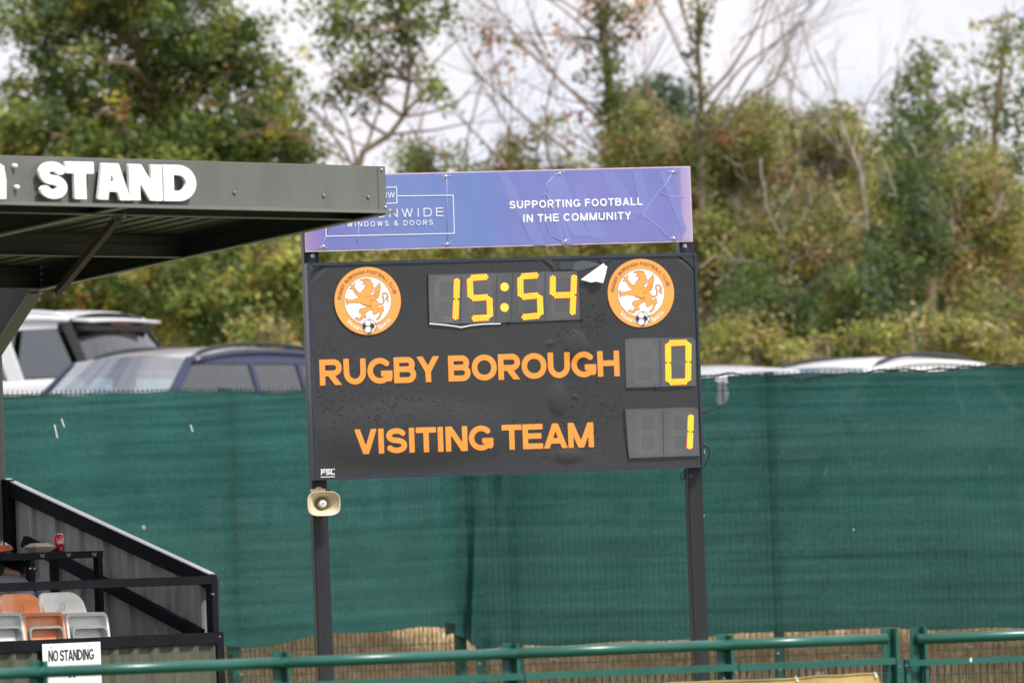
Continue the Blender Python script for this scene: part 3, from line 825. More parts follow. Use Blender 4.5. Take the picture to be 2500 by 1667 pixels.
# curled white lower edge of the clock window
m = MB(); q = [B(*a, -.012) for a in [(1048, 790), (1085, 793), (1110, 796), (1126, 799), (1150, 794), (1180, 791), (1222, 790)]]
for a, b in zip(q, q[1:]): m.bar(a, b, .008, .006, (0, 1, 0))
m.build('curled_edge', M['white_vinyl'], sb)
for pts in ([(1222, 790), (1240, 785), (1248, 787), (1300, 785), (1416, 780), (1425, 777)], [(1530, 947), (1590, 946), (1600, 945), (1612, 948), (1690, 942)], [(1535, 1119), (1600, 1118), (1706, 1113)], [(1045, 668), (1046, 720), (1048, 790)], [(1525, 997), (1527, 1050), (1536, 1119)]):
    m = MB(); q = [B(*a, -.010) for a in pts]
    for a, b in zip(q, q[1:]): m.bar(a, b, .004, .006, (0, 1, 0))
    m.build('curled_edge', M['black_ink'], sb)
for px, py in ((1244, 787), (1602, 946)):
    c = B(px, py, -.012); MB().tube([c + Vector((-.012, 0, 0)), c, c + Vector((.012, 0, 0))], [.004, .010, .003], 7).build('vinyl_knot', M['black_ink'], sb)
# rain drops that stand out on the vinyl
m = MB(); rs = random.Random(11)
def drops(n, cx, cy, sx, sy, r0, r1):
    for _ in range(n):
        px, py = rs.gauss(cx, sx), rs.gauss(cy, sy)
        if not (775 < px < 1515 and 650 < py < 1140): continue
        c = B(px, py); yy = facey(c.x, c.z)
        if c.z > z1 - .05 or c.x > x1 - .03: continue
        r = rs.uniform(r0, r1); e = rs.uniform(1.1, 2.0); k0 = []
        for k in range(6): k0.append((c.x + math.cos(k * math.pi / 3) * r * e, yy - .0006, c.z + math.sin(k * math.pi / 3) * r))
        m.add(k0 + [(c.x, yy - r * .15, c.z - r * .1)], [(k, (k + 1) % 6, 6) for k in range(6)])
drops(260, 900, 990, 90, 45, .003, .0065); drops(120, 1000, 960, 200, 40, .002, .005); drops(160, 1440, 990, 60, 60, .003, .007)
drops(220, 1440, 780, 50, 25, .003, .007); drops(160, 800, 880, 30, 120, .003, .006); drops(120, 1640, 780, 40, 20, .003, .006); drops(150, 1330, 1080, 70, 40, .003, .006)
drops(120, 1100, 650, 250, 8, .003, .006); drops(90, 1200, 860, 250, 90, .002, .0045)
o = m.build('rain_drops', M['drop'], sb, fix=False, smooth=True); o['kind'] = 'stuff'
# team names
def board_text(s, pl, pr, h_px, t, m='orange_vinyl', d=-.008):
    a, b = B(*pl), B(*pr); h = (B(pl[0], pl[1] - h_px) - a).length; T = (b - a).length; u = (b - a).normalized(); v = Vector((-u.z, 0, u.x)); up = Vector((0, 0, 1))
    for ch, x, wr in text_layout(s, T, h):
        def fn(X, Z, D):
            p = a + u * X + up * Z; p = Vector((p.x, 0, p.z)); p.y = min(facey(p.x, p.z) - .0025, -.004) - D
            return p
        mb = MB(); add_letter(mb, ch, x, wr, h, t, fn, N=44, depth=.0)
        mb.build('letter', M[m], sb, fix=False)
board_text('RUGBY BOROUGH', (781, 941), (1513, 918), 63, .22)
board_text('VISITING TEAM', (866, 1109), (1450, 1091), 61, .22)
# maker's mark
m = MB()
a = B(783, 1159); hh = (B(783, 1147) - a).length; T = (B(817, 1158) - a).length
for ch, x, wr in text_layout('FSL', T, hh): add_letter(m, ch, x, wr, hh, .22, lambda X, Z, D: (a.x + X + Z * .1, -.006, a.z + Z), N=14)
for py in (1146, 1164): p, q = B(782, py), B(817, py - 1); p.y = q.y = -.006; m.bar(p, q, .005, .002, (0, 1, 0))
m.build('maker_mark', M['white_ink'], sb, fix=False)
# crests
GR = [(520, 350), (560, 345), (600, 330), (650, 331), (700, 345), (735, 340), (728, 370), (745, 400), (760, 432), (780, 440), (766, 470), (790, 510), (766, 520), (772, 562), (758, 592), (728, 592), (722, 648), (762, 645), (800, 590), (792, 525), (830, 490), (870, 450), (905, 405), (912, 450), (918, 500), (905, 560), (895, 610), (885, 650), (870, 690), (850, 705), (815, 722), (822, 745), (850, 772), (872, 800), (885, 810), (920, 812), (948, 790), (960, 750), (950, 700), (936, 650), (950, 612), (990, 598), (1032, 615), (1057, 660), (1062, 700), (1050, 725), (1056, 780), (1035, 765), (1010, 735), (1003, 700), (1025, 672), (1033, 648), (1010, 625), (985, 618), (962, 630), (956, 655), (972, 700), (982, 750), (970, 800), (935, 828), (882, 828), (868, 860), (860, 885), (850, 908), (885, 888), (905, 862), (935, 852), (957, 860), (947, 890), (962, 920), (962, 952), (937, 945), (930, 980), (905, 1030), (890, 1075), (850, 1100), (820, 1122), (808, 1100), (825, 1080), (855, 1060), (875, 1010), (890, 962), (868, 965), (848, 972), (835, 997), (812, 985), (800, 1007), (768, 1012), (752, 980), (740, 930), (715, 915), (660, 942), (625, 972), (580, 970), (602, 1000), (622, 1050), (600, 1078), (570, 1060), (545, 1088), (510, 1122), (470, 1122), (440, 1100), (403, 1085), (420, 1053), (450, 1058), (490, 1075), (520, 1040), (540, 1000), (500, 980), (485, 945), (500, 905), (525, 890), (580, 885), (640, 865), (700, 852), (640, 845), (590, 830), (540, 812), (512, 780), (460, 786), (400, 775), (335, 783), (292, 785), (275, 800), (248, 822), (252, 795), (265, 772), (235, 765), (228, 745), (255, 735), (228, 690), (265, 700), (290, 725), (360, 722), (420, 705), (492, 695), (497, 685), (440, 630), (410, 580), (385, 540), (368, 512), (345, 525), (312, 515), (340, 495), (355, 470), (340, 438), (380, 450), (400, 430), (408, 395), (427, 440), (405, 480), (420, 500), (460, 550), (512, 607), (522, 625), (530, 590), (560, 570), (572, 530), (602, 520), (603, 500), (640, 485), (622, 468), (657, 460), (645, 445), (600, 442), (560, 435), (600, 420), (622, 403), (580, 382)]
def crest(cx, cy):
    c = B(cx, cy); c.y = 0
    R = ((B(cx + 81, cy) - B(cx - 81, cy)).length) / 2
    def disc(r, y, n=72): return [(c.x + math.cos(2 * math.pi * k / n) * r, y, c.z + math.sin(2 * math.pi * k / n) * r) for k in range(n)]
    def put(vs, name, m, par):
        mb = MB(); mb.add(vs, [tuple(range(len(vs)))]); return mb.build(name, M[m], par, fix=False)
    bw = M['orange_crest']
    mb = MB(); mb.tube([c + Vector((0, -.002, 0)), c + Vector((0, -.010, 0))], R, 72); cr_ = mb.build('crest', bw, sb)
    put(disc(R * .715, -.0106), 'crest_ring', 'grey_ink', cr_)
    put(disc(R * .70, -.0112), 'crest_field', 'white_ink', cr_)
    k = R / 637.0
    pts = [(c.x + (x - 660) * k, c.z - (y - 750) * k) for x, y in GR]
    tr = tessellate_polygon([[Vector((x, z, 0)) for x, z in pts]])
    mb = MB(); mb.add([(x, -.0118, z) for x, z in pts], [tuple(t) for t in tr]); mb.build('griffin', M['orange_crest'], cr_, fix=False)
    mb = MB()
    lines = [pts + [pts[0]]]
    for ln in ([(530, 780), (620, 830), (715, 850), (722, 880), (715, 915)], [(655, 685), (690, 660), (725, 648)], [(700, 795), (725, 830), (722, 880)], [(750, 690), (820, 690), (870, 690)], [(690, 755), (740, 760), (800, 740)], [(700, 720), (740, 740), (760, 740)], [(605, 680), (650, 684)], [(620, 365), (650, 358), (680, 366)], [(790, 640), (850, 590), (890, 560)], [(770, 650), (860, 640), (885, 640)]):
        lines.append([(c.x + (x - 660) * k, c.z - (y - 750) * k) for x, y in ln])
    i = 0
    for ln in lines:
        for a, b in zip(ln, ln[1:]):
            d = Vector((b[0] - a[0], 0, b[1] - a[1]))
            if d.length < 1e-6: continue
            nn = Vector((-d.z, 0, d.x)).normalized() * k * 3.6; y = -.0122 - .00012 * (i % 4); i += 1
            A = Vector((a[0], y, a[1])); Bq = Vector((b[0], y, b[1])); mb.add([A - nn, Bq - nn, Bq + nn, A + nn], [(0, 1, 2, 3)])
    mb.build('griffin_outline', M['brown_ink'], cr_, fix=False)
    # ring lettering
    mb = MB(); s = 'RUGBY BOROUGH FOOTBALL CLUB'; h = 68 * k; tot = sum(ADV[q] + .28 for q in s) - .28
    ang0, ang1 = math.radians(175.5), math.radians(13.0); pos = 0
    for ch in s:
        wd = ADV[ch] + .28; mid = ang0 + (ang1 - ang0) * ((pos + ADV[ch] / 2) / tot); pos += wd
        if ch == ' ': continue
        er = Vector((math.cos(mid), 0, math.sin(mid))); et = Vector((math.sin(mid), 0, -math.cos(mid))); rr = R * .80
        wr = (ADV[ch] - GAP.get(ch, .1)) * .88
        add_letter(mb, ch, 0, wr, h, .19, lambda X, Z, D: c + er * (rr + Z) + et * (X - wr * h / 2) + Vector((0, -.0112, 0)), N=12)
    mb.build('ring_lettering', M['brown_ink'], cr_, fix=False)
    for s, a0, a1 in (('Victori', 223, 257), ('Spolia', 289, 319)):
        mb = MB()
        for i, ch in enumerate(s):
            mid = math.radians(a0 + (a1 - a0) * (i + .5) / len(s)); er = Vector((math.cos(mid), 0, math.sin(mid))); et = Vector((-math.sin(mid), 0, math.cos(mid)))
            vs, fs = font_text(ch, 112 * k)
            wx = max(v[0] for v in vs) / 2
            for dx in (-.0012, .0012):
                mb.add([c - er * (-R * .90) * 1 + et * (v[0] - wx + dx) - er * v[1] + Vector((0, -.0113 - dx * .08, 0)) for v in vs], fs)
        mb.build('motto_lettering', M['white_ink'], cr_, fix=False)
    # football
    bc = c + Vector(((672 - 660) * k, 0, -(1228 - 750) * k)); br_ = 137 * k
    mb = MB(); mb.tube([bc + Vector((0, -.011, 0)), bc + Vector((0, -.0126, 0))], br_, 28); fb = mb.build('football', M['grey_ink'], cr_)
    mb = MB(); q = br_ / 137
    hexs = [[(-82, -72), (-50, -120), (5, -118), (30, -60), (5, -15), (-60, -15)], [(-60, 10), (0, 8), (30, 45), (10, 110), (-55, 120), (-85, 70)], [(40, -118), (85, -90), (110, -35), (75, -45), (45, -60), (20, -112)],
            [(45, 105), (70, 45), (105, 35), (90, 88), (50, 122), (20, 115)], [(115, -25), (127, 10), (118, 45), (98, 30), (100, -30)], [(-120, 40), (-100, 62), (-70, 115), (-100, 85)], [(-120, -30), (-92, -70), (-60, -115), (-100, -80)]]
    for hx in hexs: mb.add([(bc.x + x * q, -.0134, bc.z - y * q) for x, y in hx], [tuple(range(len(hx)))])
    mb.build('white_patch', M['white_ink'], fb, fix=False)
    mb = MB()
    for hx in [[(35, -50), (85, -38), (92, 20), (55, 40), (20, 5)], [(-118, -35), (-75, -55), (-68, 0), (-85, 50), (-122, 20)], [(-45, 128), (-10, 112), (40, 125), (0, 136)], [(-40, -128), (0, -120), (40, -127), (0, -136)]]:
        mb.add([(bc.x + x * q, -.0138, bc.z - y * q) for x, y in hx], [tuple(range(len(hx)))])
    mb.build('black_patch', M['black_ink'], fb, fix=False)
crest(897, 734.5); crest(1564, 715.5)
# posts
for (pxa, pxb) in (((763, 1200), (799, 1200)), ((1681, 1200), (1716, 1200))):
    a, b = B(*pxa, .092), B(*pxb, .092)
    p = MB(); p.box((a.x, .092, -.05), (b.x, .20, B(pxa[0], 425, .092).z - .01)); p.build('post', M['post_steel'], sb, bevel=.006)
for px, py in ((763, 625), (1671, 601)):
    c = B(px, py, .09); MB().tube([c + Vector((0, -.012, 0)), c + Vector((0, -.008, 0)), c], [.011, .015, .016], 12).build('bolt', M['white_vinyl'], sb)
for px, py in ((1687, 1160), (1686, 1163)):
    c = B(px, py, .09); MB().tube([c + Vector((0, -.01, 0)), c], [.006, .008] if py == 1160 else [.02, .02], 10).build('bolt_washer', M['steel' if py == 1160 else 'post_steel'], sb)
for px, py in ((762, 639), (1670, 615)):
    c = B(px, py, .09); MB().box((c.x - .03, .082, c.z - .012), (c.x + .03, .0905, c.z + .03)).build('bracket', M['frame_blue'], sb, bevel=.002)
# cable loops
m = MB(); q = [B(*a, .02) for a in [(1716, 1086), (1724, 1088), (1732, 1096), (1733, 1106), (1729, 1120), (1722, 1134), (1716, 1142)]]
m.tube(q, [.014, .010, .005, .005, .005, .005, .005], 7); m.build('cable', M['cable'], sb, smooth=True)
m = MB(); q = [B(*a, .10) for a in [(1670, 1150), (1664, 1156), (1662, 1168), (1665, 1174), (1669, 1168), (1671, 1158)]]
m.tube(q, .004, 6); m.build('cable', M['cable'], sb, smooth=True)
m = MB(); q = [B(*a, .08) for a in [(1672, 1146), (1675, 1158), (1674, 1172)]]; m.tube(q, .010, 6); m.build('cable', M['dark_steel'], sb)
c = B(1720, 1102, .03); MB().box((c.x - .006, .02, c.z - .012), (c.x + .002, .04, c.z + .012)).build('catch', M['steel'], sb)
m = MB(); q = [B(*a, .09) for a in [(790, 1172), (775, 1176), (768, 1186), (766, 1196), (775, 1204), (790, 1200), (805, 1196), (810, 1202)]]
m.tube(q, .004, 6); m.build('cable', M['cable'], sb, smooth=True)

# advertising panel on top, in front of the posts
ap = empty('advertising_panel', BW.o, BW.rz)
tag(ap, 'blue and violet window company banner panel bolted above the scoreboard', 'advertising board')
D0 = -.004
tl, tr_, bl, br = B(740, 429, D0), B(1686, 406, D0), B(745, 614, D0), B(1691, 592, D0)
ax0, ax1 = (tl.x + bl.x) / 2, (tr_.x + br.x) / 2; az0, az1 = (bl.z + br.z) / 2, (tl.z + tr_.z) / 2
MB().box((ax0, D0 + .004, az0), (ax1 + .004, D0 + .03, az1)).build('backing', M['dark_steel'], ap)
MB().box((ax0, D0 - .001, az0), (ax1, D0 + .0035, az1)).build('pink_border', M['pink_edge'], ap, bevel=.001)
def bpy_y(x, z): return D0 - .003 - .0008 * math.sin(x * 9 + 1) * math.sin(z * 14) - .0005 * math.sin(x * 31 + z * 9)
MB().grid(140, 30, lambda u, v: (ax0 + .004 + (ax1 - ax0 - .012) * u, bpy_y(ax0 + (ax1 - ax0) * u, az0 + (az1 - az0) * v), az0 + .010 + (az1 - az0 - .018) * v)).build('printed_sheet', M['banner'], ap, smooth=True, fix=False)
D1 = -.0098
def A(px, py): return B(px, py, D1)
for poly in ([(1211, 420), (1236, 419), (1333, 598), (1303, 599)], [(1345, 420), (1370, 420), (1440, 577), (1400, 577), (1330, 450)], [(1403, 455), (1420, 447), (1480, 575), (1468, 583), (1440, 577), (1408, 500)], [(1468, 418), (1495, 417), (1570, 520), (1540, 540)], [(1544, 416), (1566, 416), (1592, 520), (1566, 535)], [(1606, 414), (1625, 413), (1676, 560), (1668, 575)], [(1335, 470), (1352, 462), (1398, 596), (1372, 597)]):
    m = MB(); q = [A(*p) for p in poly]
    tr = tessellate_polygon([[Vector((v.x, v.z, 0)) for v in q]])
    m.add([(v.x, bpy_y(v.x, v.z) - .0012, v.z) for v in q], [tuple(t) for t in tr]); m.build('watermark_stroke', M['banner_wash'], ap, fix=False)
def ad_text(s, pl, pr, h_px, t, name, sp=0.0, N=20):
    a, b = A(*pl), A(*pr); h = (A(pl[0], pl[1] - h_px) - a).length; T = (b - a).length; u = (b - a).normalized()
    for ch, x, wr in text_layout(s, T, h, sp):
        m = MB(); add_letter(m, ch, x, wr, h, t, lambda X, Z, D: a + u * X + Vector((0, -.001, Z)), N=N)
        m.build(name, M['white_ink'], ap, fix=False)
ad_text('SUPPORTING FOOTBALL', (1244, 510), (1569, 501), 19, .19, 'letter', .14)
ad_text('IN THE COMMUNITY', (1277, 543), (1541, 536), 19, .19, 'letter', .14)
ad_text('NATIONWIDE', (815, 534), (1083, 528), 21, .10, 'letter', .42)
ad_text('WINDOWS & DOORS', (847, 554), (1057, 549), 12, .13, 'letter', .42, N=16)
ad_text('W', (946, 483), (965, 482), 13, .12, 'letter')
ad_text('N', (932, 483), (944, 483), 13, .12, 'letter')
m = MB()
def aline(*pts, w=.006):
    q = [A(*p) for p in pts]
    for i, (a, b) in enumerate(zip(q, q[1:])):
        a = Vector(a); b = Vector(b); a.y = b.y = D1 - .001 - .0004 * (i % 2); d = (b - a).normalized() * w / 2; m.bar(a - d, b + d, w, .0006, (0, 1, 0))
aline((972, 479), (1106, 477), (1109, 570), (796, 577), (793, 482), (925, 480), w=.0055)
aline((921, 459), (968, 457), (969, 496), (922, 498), (921, 459), w=.0055)
m.build('logo_outline', M['white_ink'], ap, fix=False)
crs = [[(1090, 430), (1092, 500), (1093, 596)], [(1350, 432), (1335, 450), (1328, 480), (1330, 540), (1345, 575), (1375, 590)], [(1642, 420), (1628, 445), (1600, 480), (1570, 522), (1530, 522)], [(1570, 522), (1590, 540), (1610, 555), (1625, 575), (1645, 582)], [(1613, 472), (1640, 480), (1672, 481)], [(1330, 470), (1360, 510), (1378, 545), (1378, 588)], [(795, 577), (808, 545), (830, 500)], [(795, 578), (788, 600)], [(872, 595), (876, 555)]]
for cr_ in crs:
    m = MB(); q = [A(*p) for p in cr_]
    for i in range(len(q)): q[i].y = D0 - .0045
    m.tube(q, .0024, 5); m.build('crease', M['banner_crease'], ap, smooth=True)
for px, py in ((1089, 431), (1366, 424), (1642, 420), (1092, 596), (1380, 589), (1645, 582), (790, 602)):
    c = A(px, py); MB().tube([c + Vector((0, -.006, 0)), c + Vector((0, -.003, 0)), c + Vector((0, .004, 0))], [.004, .010, .013], 9).build('fixing_screw', M['can_metal'], ap, smooth=True)
    m = MB(); rs2 = random.Random(px)
    for k in range(6):
        a = rs2.uniform(0, 6.28); e = c + Vector((math.cos(a) * .05, .003, math.sin(a) * .03)); m.tube([c, e], [.004, .001], 4)
    m.build('crease', M['banner_crease'], ap, smooth=True)

# horn loudspeaker on the left post
hc = B(791, 1229, -.06)
ls = empty('horn_loudspeaker', BW.w((hc.x, 0, hc.z - .09)), BW.rz)
tag(ls, 'cream horn loudspeaker fixed to the left scoreboard post', 'loudspeaker')
S_ = (B(831, 1229, -.06) - B(751, 1229, -.06)).length / 2; Hh = S_ * .735
def rr_ring(sx, sz, y, n=48, p=3.4, dx=0, dz=0):
    r = []
    for k in range(n):
        t_ = 2 * math.pi * k / n; c_, s_ = math.cos(t_), math.sin(t_)
        r.append((dx + math.copysign(abs(c_) ** (2 / p), c_) * sx, y, .09 + dz + math.copysign(abs(s_) ** (2 / p), s_) * sz))
    return r
def loft(rings, cap0=False, cap1=False):
    n = len(rings[0]); m = MB(); vs = [v for r in rings for v in r]
    fs = [(i * n + k, i * n + (k + 1) % n, (i + 1) * n + (k + 1) % n, (i + 1) * n + k) for i in range(len(rings) - 1) for k in range(n)]
    if cap0: fs.append(tuple(range(n)))
    if cap1: fs.append(tuple(range((len(rings) - 1) * n, len(rings) * n)))
    return m.add(vs, fs)
loft([rr_ring(S_ * .93, Hh * .91, -.054), rr_ring(S_ * .97, Hh * .97, -.062), rr_ring(S_, Hh, -.060), rr_ring(S_, Hh, -.052), rr_ring(S_ * .93, Hh * .92, -.046), rr_ring(S_ * .72, Hh * .72, -.02, p=2.8), rr_ring(S_ * .5, Hh * .6, .02, p=2.4), rr_ring(S_ * .36, Hh * .5, .07, p=2)], cap1=True).build('horn', M['horn_cream'], ls, smooth=True)
loft([rr_ring(S_ * .93, Hh * .91, -.054), rr_ring(S_ * .78, Hh * .76, -.040, p=3), rr_ring(S_ * .6, Hh * .60, -.018, p=2.6), rr_ring(S_ * .48, Hh * .52, .01, p=2.2), rr_ring(S_ * .34, Hh * .46, .045, p=2)], cap1=True).build('horn_throat', M['horn_inner'], ls, smooth=True)
loft([rr_ring(.030, .030, .045, 20, 2), rr_ring(.030, .030, .0, 20, 2), rr_ring(.026, .026, -.02, 20, 2)], cap1=True).build('reflector_tube', M['horn_inner'], ls, smooth=True)
o = loft([rr_ring(.026, .026, -.021, 20, 2), rr_ring(.024, .024, -.026, 20, 2), rr_ring(.012, .012, -.029, 20, 2)], cap1=True).build('centre_cap', M['white_vinyl'], ls, smooth=True)
m = MB(); m.box((-.012, -.0305, .088), (.012, -.0295, .094)); m.build('cap_print', M['grey_ink'], o)
loft([rr_ring(.055, .03, .07, 20, 2, dz=.05), rr_ring(.055, .03, .12, 20, 2, dz=.05)], True, True).build('driver', M['horn_cream'], ls, smooth=True)
m = MB(); m.tube([(-.03, .06, .20), (0, .06, .205), (.02, .06, .19)], .006, 6); m.box((-.05, .06, .17), (.04, .15, .195)); m.build('bracket', M['horn_cream'], ls)

# ---------------------------------------------------------------- grandstand
W0 = P(540, 1540, 52.6)
ST = Frame((W0.x, W0.y, 0), math.atan2(.8, .6))      # local x: along the front to the right and away; y: into the stand
gs = empty('grandstand', ST.o, ST.rz)
tag(gs, 'small dark covered grandstand with white STAND letters on its grey fascia', 'grandstand')
def SB(px, py, b): return ST.hit(px, py, 1, b)
def SA(px, py, a=0): return ST.hit(px, py, 0, a)
XL = -6.0
# front wall: corrugated cladding with a black cap rail
def corr(x0, x1, z0, z1f, y, name, m, par, pitch=.2, axis=0, dep=.022, sgn=1):
    prof = [(0, 0), (.55, 0), (.66, 1), (.88, 1), (.99, 0)]
    xs_ = []; k = 0
    while x0 + k * pitch < x1:
        for u, h in prof: xs_.append((x0 + (k + u) * pitch, h * dep))
        k += 1
    xs_ = [(min(x, x1), h) for x, h in xs_]
    mb = MB(); n = len(xs_)
    lo = []; hi = []
    for x, h in xs_:
        z1 = z1f(x) if callable(z1f) else z1f
        a, b = (x, y + sgn * h) if axis == 0 else (y + sgn * h, x)
        lo.append((a, b, z0)); hi.append((a, b, z1))
    lo2 = [(p[0], p[1] + .002, p[2]) if axis == 0 else (p[0] + .002, p[1], p[2]) for p in lo]; hi2 = [(p[0], p[1] + .002, p[2]) if axis == 0 else (p[0] + .002, p[1], p[2]) for p in hi]
    mb.add(lo + hi, [(i, i + 1, n + i + 1, n + i) for i in range(n - 1)])
    mb.add(lo2 + hi2, [(i + 1, i, n + i, n + i + 1) for i in range(n - 1)])
    return mb.build(name, M[m], par, fix=False)
capz = SB(300, 1552, 0).z
corr(XL, -.04, .05, capz - .05, .03, 'front_cladding', 'clad_olive', gs, sgn=-1)
MB().box((XL, -.005, capz - .075), (.02, .055, capz)).build('cap_rail', M['black_paint'], gs, bevel=.003)
MB().box((-.055, -.007, 0), (.02, .06, capz - .075)).build('corner_post', M['black_paint'], gs, bevel=.003)
MB().box((XL, 0, 0), (-.055, .06, .1)).build('bottom_rail', M['black_paint'], gs)
# guard rail above the wall
rz_ = SB(300, 1412, .03).z; 
MB().box((XL, 0.01, rz_ - .055), (-.06, .06, rz_)).build('guard_rail', M['black_paint'], gs, bevel=.003)
MB().box((-.07, .008, capz), (-.01, .062, rz_ + .003)).build('guard_post', M['black_paint'], gs, bevel=.003)
for px, py in ((520, 1450), (535, 1553)):
    c = SB(px, py, .0); MB().tube([(c.x, -.006, c.z), (c.x, .01, c.z)], [.006, .009], 8).build('rivet', M['steel'], gs)
# end wall (its inner face shows): top edge climbs towards the back
e0 = SA(505, 1399); e1 = SA(14, 1171)
slope = (e1.z - e0.z) / (e1.y - e0.y)
ztop = lambda y: e0.z + slope * (y - e0.y)
corr(.03, 2.6, .05, lambda y: min(ztop(y) - .01, ztop(e1.y)), .03, 'end_cladding', 'clad_grey', gs, axis=1, sgn=-1, dep=.028)
ye = e1.y
def topbar(off, th, wd, name, m, x):
    MB().bar((x, .07, ztop(.07) + off), (x, ye, ztop(ye) + off), wd, th, Vector((0, -slope, 1)).normalized()).build(name, M[m], gs)
topbar(-.045, .088, .06, 'top_rail', 'black_paint', 0.0)
topbar(.008, .007, .066, 'cap_highlight', 'cap_glint', .01)  # added white strip: highlight on the upper edge of the black rail
b0 = SA(492, 1538, -.03); b1 = SA(60, 1310, -.03)
MB().bar((-.035, b0.y, b0.z - .03), (-.035, b1.y, b1.z - .03), .05, .075, (0, 0, 1)).build('diagonal_brace', M['black_paint'], gs)
e = SA(20, 1300)
MB().box((-.05, ye - .05, 0), (.03, ye + .03, ztop(ye))).build('end_post', M['black_paint'], gs)
# rear column with haunch
c0 = SA(10, 1000)
MB().box((-.15, c0.y, 0), (.0, c0.y + .16, SA(8, 870).z + .4)).build('column', M['stand_grey'], gs, bevel=.004)
hp = [(SA(*p).y, SA(*p).z) for p in [(-60, 690), (108, 706), (98, 720), (8, 858), (-60, 900)]]
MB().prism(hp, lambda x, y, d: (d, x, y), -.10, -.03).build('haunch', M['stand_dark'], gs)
p, q = SA(102, 716), SA(3, 868)
MB().bar((-.07, p.y, p.z), (-.07, q.y, q.z), .13, .012, (0, 0, 1)).build('haunch_flange', M['stand_grey'], gs)
# roof
f0 = SA(950, 525); yf = f0.y                       # front lower corner of the roof
f1 = SA(100, 712); yr = f1.y
zf, zr = f0.z, f1.z; rs_ = (zr - zf) / (yr - yf)
ft = SB(300, 388, yf).z; fb = SB(300, 508, yf).z
fz1 = (SB(300, 389, yf).z + SB(900, 407, yf).z) / 2; fz0 = (SB(300, 507, yf).z + SB(900, 521, yf).z) / 2
XR = f0.x
fas = MB(); fas.box((XL, yf - .0, fz0 + .02), (XR - .035, yf + .004, fz1)); fas = fas.build('fascia', M['stand_grey'], gs)
MB().box((XL, yf - .045, fz0), (XR + .01, yf + .003, fz0 + .020)).build('fascia_lip', M['stand_lip'], fas)
cc = SB(935, 415, yf)
m = MB(); m.box((XR - .105, yf - .004, fz0 + .021), (XR - .03, yf + .0, fz1 + .002)); m.box((XR - .034, yf - .004, fz0 + .021), (XR - .030, yf + .12, fz1 + .002)); m.build('corner_flashing', M['stand_grey'], fas)
MB().box((XL, yf, fz1), (XR - .03, yf + .08, fz1 + .004)).build('fascia_return', M['stand_lip'], fas)
for px, py, mm in ((571, 471, 'rivet_grey'), (789, 478, 'rivet_grey'), (898, 482, 'rivet_grey'), (930, 415, 'steel'), (940, 506, 'steel')):
    c = SB(px, py, yf); MB().tube([(c.x, yf - .014, c.z), (c.x, yf - .008, c.z), (c.x, yf, c.z)], [.005, .011, .012], 9).build('rivet', M[mm], fas, smooth=True)
for px, py in ((31, 406), (36, 458)):
    c = SB(px, py, yf); MB().tube([(c.x, yf - .03, c.z), (c.x, yf - .015, c.z), (c.x, yf, c.z)], [.013, .016, .016], 9).build('stand_off_bolt', M['white_vinyl'], fas, smooth=True)
# raised letters STAND and the edge of the letter before them
dL = yf - .055
def stand_letter(ch, quad, t):
    """quad: photo points bottom-left, bottom-right, top-left"""
    a, b, c = [SB(*p, dL) for p in quad]
    h = c.z - a.z; wr = (quad[1][0] - quad[0][0]) / (quad[0][1] - quad[2][1]); u = b - a; kx = (b.x - a.x) / (wr * h)
    sh = (c.x - a.x)
    m = MB(); add_letter(m, ch, 0, wr, h, t, lambda X, Z, D: (a.x + X * kx, dL + D, a.z + (u.z / u.x) * X * kx + Z), N=34, depth=.018)
    m.build('letter', M['white_vinyl'], fas)
    cx_ = a.x + wr * h / 2
stand_letter('S', ((97, 485), (166, 487), (90, 393)), .265)
stand_letter('T', ((163, 486), (232, 487), (163, 394)), .32)
stand_letter('a', ((238, 487), (322, 490), (238, 397)), .28)
stand_letter('N', ((317, 489), (398, 491), (317, 400)), .30)
stand_letter('D', ((401, 491), (481, 492), (401, 402)), .285)
m = MB(); q = [SB(*p, dL) for p in [(16, 486), (-70, 486), (-70, 396), (-6, 396), (10, 405), (16, 440)]]
m.prism([(v.x, v.z) for v in q], lambda x, z, d: (x, d, z), dL, dL + .018); m.build('letter', M['white_vinyl'], fas)
# roof sheet
def roofz(y): return zf + .06 + rs_ * (y - yf)
mb = MB(); prof = [(0, 0), (.5, 0), (.6, 1), (.85, 1), (.95, 0)]
xs_ = []; k = 0
while XL + k * .2 < XR - .05:
    for u, h in prof: xs_.append((min(XR - .04, XL + (k + u) * .2), h * .03))
    k += 1
n = len(xs_)
for dz in (.10, .104):
    mb.add([(x, yf + .006, roofz(yf) + dz + h) for x, h in xs_] + [(x, yr, roofz(yr) + dz + h) for x, h in xs_], [(i, i + 1, n + i + 1, n + i) for i in range(n - 1)])
mb.build('roof_sheet', M['roof_inner'], gs, fix=False)
# end barge and rafters (deep profiles running from front to back)
def sloped(x0_, x1_, o0, o1, ya, yb, name, m):
    mb = MB(); vs = []
    for x in (x0_, x1_):
        for y in (ya, yb): vs += [(x, y, roofz(y) - .06 + o0), (x, y, roofz(y) - .06 + o1)]
    mb.add(vs, [(0, 1, 3, 2), (4, 6, 7, 5), (0, 2, 6, 4), (1, 5, 7, 3), (0, 4, 5, 1), (2, 3, 7, 6)]); return mb.build(name, M[m], gs)
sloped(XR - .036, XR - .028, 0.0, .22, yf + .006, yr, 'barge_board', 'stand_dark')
sloped(XR - .11, XR - .037, 0.0, .010, yf + .006, yr, 'barge_flange', 'stand_grey')
for k_, zz in enumerate((.045, .085, .125)):
    sloped(XR - .060 - .01 * (k_ % 2), XR - .037, zz, zz + .012, yf + .3, yr, 'barge_rib', 'stand_dark')
ra = SB(306, 516, yf)
